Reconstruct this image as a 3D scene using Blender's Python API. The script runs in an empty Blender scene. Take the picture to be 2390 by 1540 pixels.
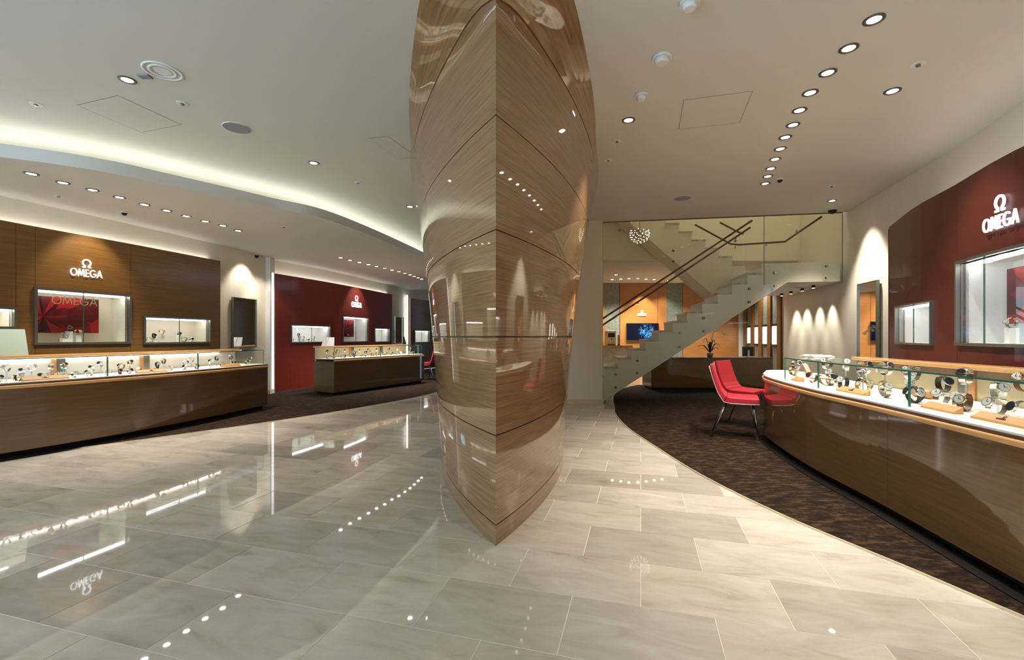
import bpy, math, random
from mathutils import Vector, Matrix
from mathutils.geometry import tessellate_polygon
random.seed(7)
C = bpy.context.scene.collection
sc = bpy.context.scene
F = 1062.0; EYE = 1.2; CEIL = 3.27; SOF = 2.87
# ---------------------------------------------------------------- camera
cam = bpy.data.cameras.new('camera'); co = bpy.data.objects.new('camera', cam); C.objects.link(co)
co.location = (0, 0, EYE); co.rotation_euler = (math.radians(90), 0, 0)
cam.sensor_width = 36; cam.lens = 36 * F / 2390; cam.shift_y = 16 / 2390; cam.clip_start = 0.05
sc.camera = co
# ---------------------------------------------------------------- world, exposure
w = bpy.data.worlds.new('world'); sc.world = w; w.use_nodes = True
w.node_tree.nodes['Background'].inputs[0].default_value = (0.50, 0.73, 1.0, 1)
w.node_tree.nodes['Background'].inputs[1].default_value = 5.5
sc.view_settings.view_transform = 'Standard'; sc.view_settings.look = 'None'
sc.view_settings.gamma = 1; sc.view_settings.use_curve_mapping = False
sc.view_settings.exposure = 0.0
cy = sc.cycles
cy.max_bounces = 7; cy.diffuse_bounces = 4; cy.glossy_bounces = 4; cy.transmission_bounces = 4
cy.transparent_max_bounces = 24; cy.sample_clamp_indirect = 6; cy.caustics_reflective = False; cy.caustics_refractive = False
cy.use_light_tree = True; cy.use_adaptive_sampling = True; cy.adaptive_threshold = .025
SPOT = 2.35   # scale of all lamps
# ---------------------------------------------------------------- helpers
def lin(c):
    return tuple(((v / 255) / 12.92 if v / 255 <= .04045 else ((v / 255 + .055) / 1.055) ** 2.4) for v in c)
def tagk(o, kind): o['kind'] = kind; return o
def tag(o, label, cat, group=None):
    o['label'] = label; o['category'] = cat
    if group: o['group'] = group
    return o
def empty(name, loc=(0, 0, 0), rz=0):
    o = bpy.data.objects.new(name, None); C.objects.link(o); o.location = loc; o.rotation_euler = (0, 0, rz)
    o.empty_display_size = .1; return o
def thing(name, label, cat, loc=(0, 0, 0), rz=0, group=None):
    return tag(empty(name, loc, rz), label, cat, group)
class MB:
    def __init__(s): s.v = []; s.f = []; s.sm = []
    def add(s, vs, fs, smooth=False):
        n = len(s.v); s.v += [tuple(p) for p in vs]
        s.f += [tuple(i + n for i in f) for f in fs]; s.sm += [smooth] * len(fs); return s
    def box(s, a, b, M=None):
        (x0, y0, z0), (x1, y1, z1) = a, b
        vs = [(x, y, z) for z in (z0, z1) for x, y in ((x0, y0), (x1, y0), (x1, y1), (x0, y1))]
        if M: vs = [M @ Vector(p) for p in vs]
        return s.add(vs, [(3, 2, 1, 0), (4, 5, 6, 7), (0, 1, 5, 4), (1, 2, 6, 5), (2, 3, 7, 6), (3, 0, 4, 7)])
    def cyl(s, p, r, h, n=20, r2=None, M=None, axis='z', smooth=True):
        r2 = r if r2 is None else r2; vs = []
        for k, (rr, hh) in enumerate(((r, 0), (r2, h))):
            for i in range(n):
                a = 2 * math.pi * i / n; c, d = rr * math.cos(a), rr * math.sin(a)
                q = {'z': (c, d, hh), 'y': (c, hh, d), 'x': (hh, c, d)}[axis]
                vs.append((p[0] + q[0], p[1] + q[1], p[2] + q[2]))
        if M: vs = [M @ Vector(q) for q in vs]
        s.add(vs, [(i, (i + 1) % n, n + (i + 1) % n, n + i) for i in range(n)], smooth)
        n0 = len(s.v) - 2 * n
        s.f += [tuple(n0 + i for i in reversed(range(n))), tuple(n0 + n + i for i in range(n))]; s.sm += [False, False]
        return s
    def tube(s, pts, r, n=8, closed=False, flat=None):
        P = [Vector(p) for p in pts]; m = len(P); vs = []
        rs = r if isinstance(r, (list, tuple)) else [r] * m
        up = Vector((0, 0, 1))
        for i in range(m):
            t = (P[(i + 1) % m] - P[i - 1]) if closed else (P[min(i + 1, m - 1)] - P[max(i - 1, 0)])
            t.normalize(); a = t.cross(up)
            if a.length < 1e-3: a = Vector((1, 0, 0))
            a.normalize(); b = t.cross(a)
            for k in range(n):
                th = 2 * math.pi * k / n
                vs.append(P[i] + a * math.cos(th) * rs[i] * (flat or 1) + b * math.sin(th) * rs[i])
        fs = []
        for i in range(m if closed else m - 1):
            for k in range(n):
                fs.append((i * n + k, i * n + (k + 1) % n, ((i + 1) % m) * n + (k + 1) % n, ((i + 1) % m) * n + k))
        s.add(vs, fs, True)
        if not closed:
            n0 = len(s.v) - m * n
            s.f += [tuple(n0 + k for k in reversed(range(n))), tuple(n0 + (m - 1) * n + k for k in range(n))]; s.sm += [False, False]
        return s
    def prism(s, poly, z0, z1, hole=None, M=None):
        loops = [[Vector((x, y, 0)) for x, y in poly]]
        if hole: loops += [[Vector((x, y, 0)) for x, y in h] for h in hole]
        flat = [p for l in loops for p in l]
        tris = tessellate_polygon(loops); n = len(flat)
        vs = [(p.x, p.y, z0) for p in flat] + [(p.x, p.y, z1) for p in flat]
        if M: vs = [M @ Vector(q) for q in vs]
        fs = [tuple(t) for t in tris] + [tuple(n + i for i in reversed(t)) for t in tris]
        o = 0
        for l in loops:
            m = len(l)
            for i in range(m): fs.append((o + i, o + (i + 1) % m, n + o + (i + 1) % m, n + o + i))
            o += m
        return s.add(vs, fs)
    def mesh(s, name, mat):
        me = bpy.data.meshes.new(name); me.from_pydata([tuple(v) for v in s.v], [], s.f)
        me.polygons.foreach_set('use_smooth', s.sm); me.materials.append(mat)
        import bmesh
        bm = bmesh.new(); bm.from_mesh(me); bmesh.ops.recalc_face_normals(bm, faces=bm.faces); bm.to_mesh(me); bm.free()
        me.update(); return me
    def build(s, name, mat, parent=None, bevel=0, loc=None, rot=None):
        me = s.mesh(name, mat); o = bpy.data.objects.new(name, me); C.objects.link(o)
        if parent: o.parent = parent
        if loc: o.location = loc
        if rot: o.rotation_euler = rot
        if bevel:
            m = o.modifiers.new('b', 'BEVEL'); m.width = bevel; m.segments = 2; m.limit_method = 'ANGLE'
        return o
class Crv:
    """plan curve; side=+1: the room lies to the left of travel, -1: to the right"""
    def __init__(s, pts, side=1, smooth=True, step=.08):
        P = [Vector(p) for p in pts]; out = []
        for i in range(len(P) - 1):
            a = P[i - 1] if i else P[0] * 2 - P[1]
            b, c = P[i], P[i + 1]
            d = P[i + 2] if i + 2 < len(P) else P[-1] * 2 - P[-2]
            n = max(1, int((c - b).length / step))
            for k in range(n):
                t = k / n
                if smooth: q = .5 * ((2 * b) + (c - a) * t + (2 * a - 5 * b + 4 * c - d) * t * t + (3 * b - a - 3 * c + d) * t ** 3)
                else: q = b.lerp(c, t)
                out.append(q)
        out.append(P[-1]); s.p = out; s.side = side; s.s = [0]
        for i in range(1, len(out)): s.s.append(s.s[-1] + (out[i] - out[i - 1]).length)
        s.L = s.s[-1]
    def _i(s, t):
        t = min(max(t, 0), s.L); lo, hi = 0, len(s.s) - 1
        while hi - lo > 1:
            m = (lo + hi) // 2
            if s.s[m] <= t: lo = m
            else: hi = m
        return lo, (t - s.s[lo]) / max(1e-9, s.s[hi] - s.s[lo])
    def at(s, t, d=0):
        i, u = s._i(t); q = s.p[i].lerp(s.p[i + 1], u)
        a = s.p[max(i - 1, 0)]; b = s.p[min(i + 2, len(s.p) - 1)]
        g = (b - a).normalized(); n = Vector((-g.y, g.x)) * s.side
        return q + n * d
    def ang(s, t):
        a, b = s.at(t - .05), s.at(t + .05); g = b - a; return math.atan2(g.y, g.x)
    def px(s, x, d=0):
        k = (x - 1195) / F; best = None
        for j in range(int(s.L / .01) + 1):
            q = s.at(j * .01, d)
            if q.y > .3:
                e = abs(q.x / q.y - k)
                if best is None or e < best[0]: best = (e, j * .01)
        return best[1]
    def z(s, t, y, d=0): return EYE + (786 - y) * s.at(t, d).y / F
def steps(a, b, st=.2):
    n = max(1, math.ceil((b - a) / st)); return [a + (b - a) * i / n for i in range(n + 1)]
def slab(B, c, s0, s1, d0, d1, z0, z1, st=.2):
    S = steps(s0, s1, st); vs = []
    for t in S:
        for d, z in ((d0, z0), (d1, z0), (d1, z1), (d0, z1)):
            q = c.at(t, d); vs.append((q.x, q.y, z))
    fs = []
    for i in range(len(S) - 1):
        for k in range(4): fs.append((i * 4 + k, i * 4 + (k + 1) % 4, i * 4 + 4 + (k + 1) % 4, i * 4 + 4 + k))
    fs += [(0, 1, 2, 3), tuple((len(S) - 1) * 4 + k for k in (3, 2, 1, 0))]
    return B.add(vs, fs)
def sheet(B, c, s0, s1, z0, z1, d0, d1, holes=(), st=.25):
    """thick curved sheet with rectangular holes"""
    ss = sorted({s0, s1} | {t for h in holes for t in h[:2] if s0 < t < s1})
    zs = sorted({z0, z1} | {t for h in holes for t in h[2:] if z0 < t < z1})
    for i in range(len(ss) - 1):
        for j in range(len(zs) - 1):
            ms, mz = (ss[i] + ss[i + 1]) / 2, (zs[j] + zs[j + 1]) / 2
            if any(h[0] < ms < h[1] and h[2] < mz < h[3] for h in holes): continue
            slab(B, c, ss[i], ss[i + 1], d0, d1, zs[j], zs[j + 1], st)
    return B
def area(name, loc, size, energy, color=(1, 1, 1), rot=(0, 0, 0)):
    l = bpy.data.lights.new(name, 'AREA'); l.shape = 'RECTANGLE'; l.size, l.size_y = size; l.energy = energy; l.color = color
    o = bpy.data.objects.new(name, l); C.objects.link(o); o.location = loc; o.rotation_euler = rot; return o
def spot(loc, energy, ang=90, blend=.6, color=(1, .935, .86), rot=(0, 0, 0), r=.04, target=None):
    l = bpy.data.lights.new('lamp', 'SPOT'); l.energy = energy * SPOT; l.spot_size = math.radians(ang); l.spot_blend = blend
    l.color = color; l.shadow_soft_size = r
    o = bpy.data.objects.new('lamp', l); C.objects.link(o); o.location = loc
    if target: o.rotation_euler = (Vector(target) - Vector(loc)).to_track_quat('-Z', 'Y').to_euler()
    else: o.rotation_euler = rot
    return o
# ---------------------------------------------------------------- materials
def mat(name, col, rough=.5, metal=0, coat=0, coat_r=.03, emit=0, ecol=None, ior=1.5, spec=.5):
    m = bpy.data.materials.new(name); m.use_nodes = True; b = m.node_tree.nodes['Principled BSDF']
    b.inputs['Base Color'].default_value = (*col, 1); b.inputs['Roughness'].default_value = rough
    b.inputs['Metallic'].default_value = metal; b.inputs['Coat Weight'].default_value = coat
    b.inputs['Coat Roughness'].default_value = coat_r; b.inputs['IOR'].default_value = ior
    b.inputs['Specular IOR Level'].default_value = spec
    if emit:
        b.inputs['Emission Color'].default_value = (*(ecol or col), 1); b.inputs['Emission Strength'].default_value = emit
    return m
def nd(m, t, **k):
    n = m.node_tree.nodes.new(t)
    for a, v in k.items(): setattr(n, a, v)
    return n
def lk(m, a, b): m.node_tree.links.new(a, b)
def noise_col(m, scale, stops, detail=6, coords='Object', rough=.6, dist=0, nscale=1.0, bump=0, rnd=0):
    tc = nd(m, 'ShaderNodeTexCoord'); mp = nd(m, 'ShaderNodeMapping'); mp.inputs['Scale'].default_value = scale
    lk(m, tc.outputs[coords], mp.inputs['Vector'])
    nz = nd(m, 'ShaderNodeTexNoise'); nz.inputs['Scale'].default_value = nscale; nz.inputs['Detail'].default_value = detail
    nz.inputs['Roughness'].default_value = rough; nz.inputs['Distortion'].default_value = dist
    src = mp.outputs[0]
    if rnd:
        oi = nd(m, 'ShaderNodeObjectInfo'); va = nd(m, 'ShaderNodeVectorMath', operation='ADD')
        mu = nd(m, 'ShaderNodeMath', operation='MULTIPLY'); mu.inputs[1].default_value = 37
        lk(m, oi.outputs['Random'], mu.inputs[0]); lk(m, mp.outputs[0], va.inputs[0]); lk(m, mu.outputs[0], va.inputs[1]); src = va.outputs[0]
    lk(m, src, nz.inputs['Vector'])
    cr = nd(m, 'ShaderNodeValToRGB'); e = cr.color_ramp.elements
    e[0].position, e[0].color = stops[0][0], (*stops[0][1], 1); e[1].position, e[1].color = stops[-1][0], (*stops[-1][1], 1)
    for p, c in stops[1:-1]: q = e.new(p); q.color = (*c, 1)
    lk(m, nz.outputs['Fac'], cr.inputs[0])
    b = m.node_tree.nodes['Principled BSDF']; lk(m, cr.outputs[0], b.inputs['Base Color'])
    if bump:
        bp = nd(m, 'ShaderNodeBump'); bp.inputs['Strength'].default_value = bump; bp.inputs['Distance'].default_value = .01
        lk(m, nz.outputs['Fac'], bp.inputs['Height']); lk(m, bp.outputs[0], b.inputs['Normal'])
    return cr, nz
def wood(name, a, b_, coat=1, rough=.45, cr=.03, fz=60):
    m = mat(name, a, rough, coat=coat, coat_r=cr)
    noise_col(m, (1.6, 1.6, fz), [(.3, a), (.7, b_)], detail=4, rough=.7, dist=.25, nscale=1.3)
    m.node_tree.nodes['Principled BSDF'].inputs['Coat IOR'].default_value = 1.6
    return m
M = {}
M['pillar'] = wood('pillar_wood', lin((110, 77, 43)), lin((164, 122, 75)), fz=85)
M['wood'] = wood('panel_wood', lin((100, 67, 26)), lin((132, 93, 42)), coat=.1, cr=.12)
M['counter'] = wood('counter_wood', lin((78, 50, 22)), lin((106, 72, 33)), coat=.9, cr=.04)
M['nosing'] = wood('nosing_wood', lin((196, 142, 84)), lin((214, 164, 104)), coat=.8)
M['darkwood'] = wood('dark_wood', lin((72, 42, 20)), lin((92, 58, 30)), coat=.6)
M['plaque'] = wood('plaque_wood', lin((176, 122, 72)), lin((200, 148, 96)), coat=.1)
M['rail'] = wood('rail_wood', lin((80, 50, 34)), lin((100, 64, 44)), coat=.6)
M['rearwood'] = wood('rear_wood', lin((160, 104, 52)), lin((190, 130, 70)), coat=.2, cr=.15)
M['red'] = mat('red_panel', lin((112, 34, 26)), .6, coat=.12, coat_r=.1)
noise_col(M['red'], (2, 2, 30), [(.3, lin((108, 30, 17))), (.7, lin((124, 37, 22)))], nscale=1.5)
M['red2'] = mat('dark_red_panel', lin((80, 22, 14)), .5, coat=.2, coat_r=.06)
noise_col(M['red2'], (2, 2, 30), [(.3, lin((74, 19, 11))), (.7, lin((86, 24, 15)))], nscale=1.5)
M['plaster'] = mat('plaster', lin((222, 212, 192)), .7)
noise_col(M['plaster'], (1, 1, 1), [(.3, lin((236, 225, 200))), (.7, lin((240, 230, 207)))], nscale=3)
M['ceiling'] = mat('ceiling_paint', lin((214, 206, 190)), .8)
noise_col(M['ceiling'], (1, 1, 1), [(.3, lin((218, 213, 201))), (.7, lin((224, 219, 207)))], nscale=.6)
M['white'] = mat('white_paint', lin((236, 234, 228)), .5)
M['warmwhite'] = mat('cream_lining', lin((235, 226, 205)), .6)
M['deck'] = mat('display_leather', lin((238, 232, 216)), .5)
noise_col(M['deck'], (1, 1, 1), [(.35, lin((232, 226, 208))), (.65, lin((243, 238, 224)))], nscale=60)
M['beige'] = mat('beige_lining', lin((206, 192, 158)), .6)
M['steel'] = mat('brushed_steel', lin((150, 148, 140)), .3, metal=1)
M['frame'] = mat('grey_metal', lin((128, 126, 116)), .35, metal=.8)
M['mirror'] = mat('mirror', (.86, .88, .86), .01, metal=1)
M['chrome'] = mat('chrome', (.8, .8, .8), .12, metal=1)
M['gold'] = mat('gold', lin((214, 192, 150)), .2, metal=1)
M['brass'] = mat('brass_letters', lin((168, 122, 74)), .35)
M['leather'] = mat('black_strap', lin((40, 30, 26)), .4)
M['brownstrap'] = mat('brown_strap', lin((104, 64, 38)), .45)
M['dialw'] = mat('white_dial', lin((172, 170, 162)), .25)
M['dialb'] = mat('blue_dial', lin((34, 36, 44)), .15)
M['acryl'] = mat('clear_acrylic', lin((225, 230, 226)), .08)
M['acryl'].node_tree.nodes['Principled BSDF'].inputs['Alpha'].default_value = .45
M['black'] = mat('black_plastic', lin((20, 19, 18)), .35)
M['kick'] = mat('dark_kick_and_shade', lin((18, 12, 8)), .7, spec=.2)
M['seam'] = mat('dark_joint', lin((44, 28, 16)), .8)
M['chair'] = mat('red_upholstery', lin((176, 22, 40)), .55)
noise_col(M['chair'], (1, 1, 1), [(.3, lin((168, 18, 36))), (.7, lin((184, 28, 46)))], nscale=90, bump=.1)
M['chairedge'] = mat('pale_chair_edge', lin((190, 160, 150)), .35)
M['leaf'] = mat('dark_leaf', lin((26, 38, 20)), .4)
M['petal'] = mat('white_petal', lin((238, 228, 206)), .5)
M['grille'] = mat('speaker_grille', lin((150, 148, 156)), .8)
M['hatch'] = mat('hatch_joint', lin((140, 134, 118)), .8)
M['pot'] = mat('grey_pot', lin((120, 122, 116)), .4)
M['stone'] = mat('pale_stone', lin((204, 204, 190)), .3)
noise_col(M['stone'], (1, 1, 1), [(.3, lin((170, 172, 158))), (.7, lin((216, 214, 202)))], nscale=14)
M['greyglass'] = mat('grey_textured_glass', lin((128, 132, 126)), .25)
noise_col(M['greyglass'], (1, 1, 1), [(.3, lin((108, 112, 108))), (.7, lin((146, 150, 142)))], nscale=22)
M['lamp'] = mat('lamp_lens', (1, 1, 1), .5, emit=14, ecol=(1, .95, .86))
M['led'] = mat('led_strip', (1, 1, 1), .5, emit=5, ecol=(.98, .96, 1))
M['ledw'] = mat('led_strip_display', (1, 1, 1), .5, emit=8, ecol=(.96, .97, 1))
M['ledb'] = mat('led_strip_case', (1, 1, 1), .5, emit=7, ecol=(1, .94, .96))
M['cove'] = mat('cove_light', (1, 1, 1), .5, emit=11, ecol=(.93, 1, .96))
M['sign'] = mat('backlit_letters', (1, 1, 1), .5, emit=1.6, ecol=(.90, .95, 1))
M['litbox'] = mat('lit_box', (1, 1, 1), .5, emit=1.5, ecol=(.95, 1, 1))
# glass: clear sheet with Fresnel reflections
def glass(name, tint, ior=1.45, gain=1.0):
    m = bpy.data.materials.new(name); m.use_nodes = True; nt = m.node_tree; nt.nodes.clear()
    o = nd(m, 'ShaderNodeOutputMaterial'); mx = nd(m, 'ShaderNodeMixShader'); t = nd(m, 'ShaderNodeBsdfTransparent')
    g = nd(m, 'ShaderNodeBsdfGlossy'); f = nd(m, 'ShaderNodeFresnel'); f.inputs[0].default_value = ior
    t.inputs[0].default_value = (*tint, 1); g.inputs['Roughness'].default_value = .0; g.inputs[0].default_value = (.9, .95, .92, 1)
    ge = nd(m, 'ShaderNodeNewGeometry'); su = nd(m, 'ShaderNodeMath', operation='SUBTRACT'); su.inputs[0].default_value = 1; lk(m, ge.outputs['Backfacing'], su.inputs[1])
    mu = nd(m, 'ShaderNodeMath', operation='MULTIPLY'); lk(m, f.outputs[0], mu.inputs[0]); lk(m, su.outputs[0], mu.inputs[1])
    lk(m, mu.outputs[0], mx.inputs[0]); lk(m, t.outputs[0], mx.inputs[1]); lk(m, g.outputs[0], mx.inputs[2]); lk(m, mx.outputs[0], o.inputs[0])
    return m
M['glass'] = glass('clear_glass', (.97, .985, .975), 1.4)
M['stairglass'] = glass('green_glass', (.965, .965, .91), 1.28)
M['edge'] = mat('glass_edge', lin((40, 104, 88)), .15)
M['edge2'] = mat('thin_glass_edge', lin((86, 120, 106)), .2)
# floor tile
m = mat('limestone_tile', (.6, .55, .46), .03, ior=1.75); M['tile'] = m
cr, nz = noise_col(m, (1.2, 3.2, 1), [(.25, lin((160, 148, 130))), (.42, lin((186, 175, 158))), (.55, lin((194, 184, 168))), (.75, lin((206, 197, 182)))], nscale=2.2, detail=9, rough=.65, dist=.6, rnd=1)
oi = nd(m, 'ShaderNodeObjectInfo'); hs = nd(m, 'ShaderNodeHueSaturation'); mr = nd(m, 'ShaderNodeMapRange')
mr.inputs['To Min'].default_value = .66; mr.inputs['To Max'].default_value = 1.06
pw = nd(m, 'ShaderNodeMath', operation='POWER'); pw.inputs[1].default_value = .45; lk(m, oi.outputs['Random'], pw.inputs[0]); lk(m, pw.outputs[0], mr.inputs[0]); lk(m, mr.outputs[0], hs.inputs['Value'])
lk(m, cr.outputs[0], hs.inputs['Color']); lk(m, hs.outputs[0], m.node_tree.nodes['Principled BSDF'].inputs['Base Color'])
M['grout'] = mat('pale_grout', lin((226, 218, 200)), .3)
m = mat('brown_carpet', lin((70, 52, 36)), .95, spec=.1); M['carpet'] = m
noise_col(m, (1, 2.2, 1), [(.38, lin((23, 15, 10))), (.5, lin((37, 26, 17))), (.62, lin((72, 54, 36)))], nscale=8, detail=10, rough=.78, bump=.5)
m = mat('carpet_trim', lin((214, 196, 158)), .3, metal=.3); M['trim'] = m
# poster: dark red with rays from a bright centre (flat print)
def poster_mat(name, cx, cz):
    m = mat(name, (.3, .01, .02), .35); b = m.node_tree.nodes['Principled BSDF']
    tc = nd(m, 'ShaderNodeTexCoord'); mp = nd(m, 'ShaderNodeMapping'); mp.inputs['Location'].default_value = (-cx, 0, -cz)
    lk(m, tc.outputs['Object'], mp.inputs[0]); sx = nd(m, 'ShaderNodeSeparateXYZ'); lk(m, mp.outputs[0], sx.inputs[0])
    at = nd(m, 'ShaderNodeMath', operation='ARCTAN2'); lk(m, sx.outputs['Z'], at.inputs[0]); lk(m, sx.outputs['X'], at.inputs[1])
    cb = nd(m, 'ShaderNodeCombineXYZ'); lk(m, at.outputs[0], cb.inputs[0])
    ln = nd(m, 'ShaderNodeVectorMath', operation='LENGTH'); lk(m, mp.outputs[0], ln.inputs[0])
    ms = nd(m, 'ShaderNodeMath', operation='MULTIPLY'); lk(m, ln.outputs['Value'], ms.inputs[0]); ms.inputs[1].default_value = 1.1
    lk(m, ms.outputs[0], cb.inputs[1])
    vo = nd(m, 'ShaderNodeTexVoronoi'); vo.inputs['Scale'].default_value = 2.6; lk(m, cb.outputs[0], vo.inputs[0])
    sp = nd(m, 'ShaderNodeSeparateColor'); lk(m, vo.outputs['Color'], sp.inputs[0])
    cr = nd(m, 'ShaderNodeValToRGB'); e = cr.color_ramp.elements
    e[0].color = (*lin((40, 6, 14)), 1); e[1].color = (*lin((176, 30, 30)), 1); q = e.new(.55); q.color = (*lin((104, 10, 20)), 1)
    lk(m, sp.outputs[0], cr.inputs[0]); lk(m, cr.outputs[0], b.inputs['Base Color']); return m
# ---------------------------------------------------------------- plan curves
CARP_R = Crv([(2.62, 0.6), (2.184, 1.941), (2.056, 2.347), (1.811, 3.063), (1.636, 3.958), (1.56, 5.0), (1.525, 5.955), (1.60, 7.0), (1.75, 7.77), (2.05, 9.17), (2.5, 10.4), (3.1, 11.3)])
CARP_L = Crv([(-8.2, 3.4), (-6.2, 4.05), (-5.067, 4.503), (-3.37, 6.45), (-2.2, 8.35), (-1.60, 9.9), (-1.2, 12), (-1.1, 14)])
PANEL_L = Crv([(-6.75, 1.6), (-5.91, 5.25), (-5.54, 6.59), (-5.19, 8.1)], side=-1)
RED_L = Crv([(-5.04, 9.69), (-4.45, 11.6), (-3.82, 14.5)], side=-1)
FAR_L = Crv([(-3.55, 15.9), (-3.15, 17.0), (-2.35, 18.4)], side=-1)
WALL_L = Crv([(-7.6, -3), (-6.92, 1.6), (-6.08, 5.25), (-5.71, 6.59), (-5.33, 8.2), (-5.2, 9.0), (-5.13, 9.66)], side=-1)
WALL_L2 = Crv([(-5.26, 9.66), (-4.62, 11.6), (-3.97, 14.5), (-3.80, 15.2), (-3.72, 15.9), (-3.32, 17), (-2.45, 18.6)], side=-1)
WALL_R = Crv([(4.3, -3), (4.25, 0), (4.2, 2.2), (4.33, 3.2), (4.5, 4.0), (4.77, 4.77), (5.05, 5.65), (5.5, 7.3), (5.95, 9.0), (6.24, 10.5), (6.9, 13.5)], side=1)
PANEL_R = Crv([(3.45, 1.2), (3.48, 2.2), (3.62, 3.22), (3.95, 4.08), (4.2, 4.75), (4.64, 5.6)], side=1)
LIP = Crv([(-8.3, 3.35), (-7.0, 3.5), (-5.6, 3.85), (-4.75, 4.22), (-4.15, 4.58), (-3.72, 5.08), (-3.12, 5.85), (-2.54, 6.73), (-1.865, 9.74), (-1.6, 12), (-1.5, 15), (-1.5, 20)], side=-1)
CTR_R = Crv([(2.3, .9), (2.30, 1.5), (2.345, 2.084), (2.50, 3.088), (2.613, 4.036), (2.86, 5.087), (3.1, 5.62)], side=1)
CTR_L = Crv([(-6.6, 2.6), (-5.7, 3.3), (-4.95, 4.4), (-4.52, 5.43), (-4.25, 6.5), (-4.08, 7.6)], side=-1)
# ---------------------------------------------------------------- floor
fl = tagk(empty('floor'), 'structure')
MB().box((-9, -4, -.12), (9, 22, -.0016)).build('slab', M['grout'], fl)
A = math.radians(15.8); TU, TV = .61, .405
tile_me = MB().box((.002, .002, -.008), (TU - .002, TV - .002, 0)).mesh('tile', M['tile'])
rest = MB()
def inside_hall(x, y):
    # right of the left carpet curve, left of the right carpet curve
    def xc(c):
        b = min(c.p, key=lambda q: abs(q.y - y)); return b.x
    if y < 11.2 and x > xc(CARP_R) + .45: return False
    if y > 4.0 and y < 14 and x < xc(CARP_L) - .5: return False
    if y <= 4.0 and x < -8: return False
    return True
k1 = (1.05)
for j in range(-8, 45):
    v0 = 1.70 + .405 * j
    off = 0 if (j % 2) else -.305
    for i in range(-16, 18):
        u0 = off + TU * i
        uc, vc = u0 + TU / 2, v0 + TV / 2
        x = uc * math.cos(A) + vc * math.sin(A); y = -uc * math.sin(A) + vc * math.cos(A)
        if x < -8.5 or x > 6.5 or y < -1.2 or y > 20: continue
        if not inside_hall(x, y): continue
        X0 = u0 * math.cos(A) + v0 * math.sin(A); Y0 = -u0 * math.sin(A) + v0 * math.cos(A)
        seen = y > 1.45 and abs(x) < y * 1.15 + .5
        if seen and y < 8.2 and not (y > 5.8 and x > 1.9):
            o = bpy.data.objects.new('tile', tile_me); C.objects.link(o); o.parent = fl
            o.location = (X0, Y0, random.uniform(-.0003, 0)); o.rotation_euler = (0, 0, -A)
        else:
            Mx = Matrix.Translation((X0, Y0, 0)) @ Matrix.Rotation(-A, 4, 'Z')
            rest.box((.002, .002, -.008), (TU - .002, TV - .002, 0), Mx)
rest.build('tile', M['tile'], fl)['kind'] = 'stuff'
def carpet(c, close, label, edge_side):
    poly = [(p.x, p.y) for p in c.p] + close
    o = MB().prism(poly, -.004, .008).build('carpet', M['carpet']); tag(o, label, 'carpet')
    e = MB(); slab(e, c, 0, c.L, -.004, .004, -.003, .010, .1); e.build('edge_trim', M['trim'], o)
cw = [tuple(WALL_R.at(t, .02)) for t in reversed(steps(WALL_R.px(1826) * 0 + 3.7, 14.9, .4))]
carpet(CARP_R, [tuple(q) for q in cw], 'dark brown mottled carpet sweeping round the right-hand counter and red chairs', 1)
cw = [(-1.9, 17.8)] + [tuple(WALL_L2.at(t, .08)) for t in reversed(steps(.1, WALL_L2.L - .8, .4))] + [tuple(WALL_L.at(t, .02)) for t in reversed(steps(6.4, WALL_L.L - .25, .4))]
carpet(CARP_L, cw, 'dark brown carpet strip running under the counters along the left wall', -1)
# ---------------------------------------------------------------- ceilings
ce = tagk(empty('ceiling'), 'structure')
lip = [(p.x, p.y) for p in Crv([(q.x, q.y) for q in LIP.p[::6]] + [(-1.5, 20)], side=-1).p]
lipback = [tuple(LIP.at(t, .55)) for t in steps(0, LIP.L, .3)]
# which side is behind the lip
lb = [LIP.at(t, -1.12) for t in steps(0, LIP.L, .3)]
poly = [(-8.3, -4), (8, -4), (8, 7.14), (5.5, 7.57), (1.63, 8.22), (1.63, 20)] + [(q.x, q.y) for q in reversed(lb)]
MB().prism(poly, CEIL, CEIL + .1).build('plaster_field', M['ceiling'], ce)
# dropped soffit along the left with its lip
sof = [(q.x, q.y) for q in [LIP.at(t, -.02) for t in steps(0, LIP.L, .15)]] + [(-9, 20), (-9, 3.35)]
MB().prism(sof, SOF, SOF + .04).build('soffit', M['ceiling'], ce)
b = MB(); slab(b, LIP, 0, LIP.L, -.05, 0, SOF - .001, SOF + .125, .1); b.build('soffit_lip', M['ceiling'], ce)
b = MB(); slab(b, LIP, 0, LIP.L, -1.16, -1.10, SOF + .04, CEIL, .15); b.build('cove_back', M['ceiling'], ce)
tr = thing('cove_light', 'continuous light strip hidden behind the curved ceiling lip on the left', 'light')
b = MB(); slab(b, LIP, 1.0, LIP.L - 1, -.58, -.52, SOF + .042, SOF + .060, .15); b.build('strip', M['cove'], tr)
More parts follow.
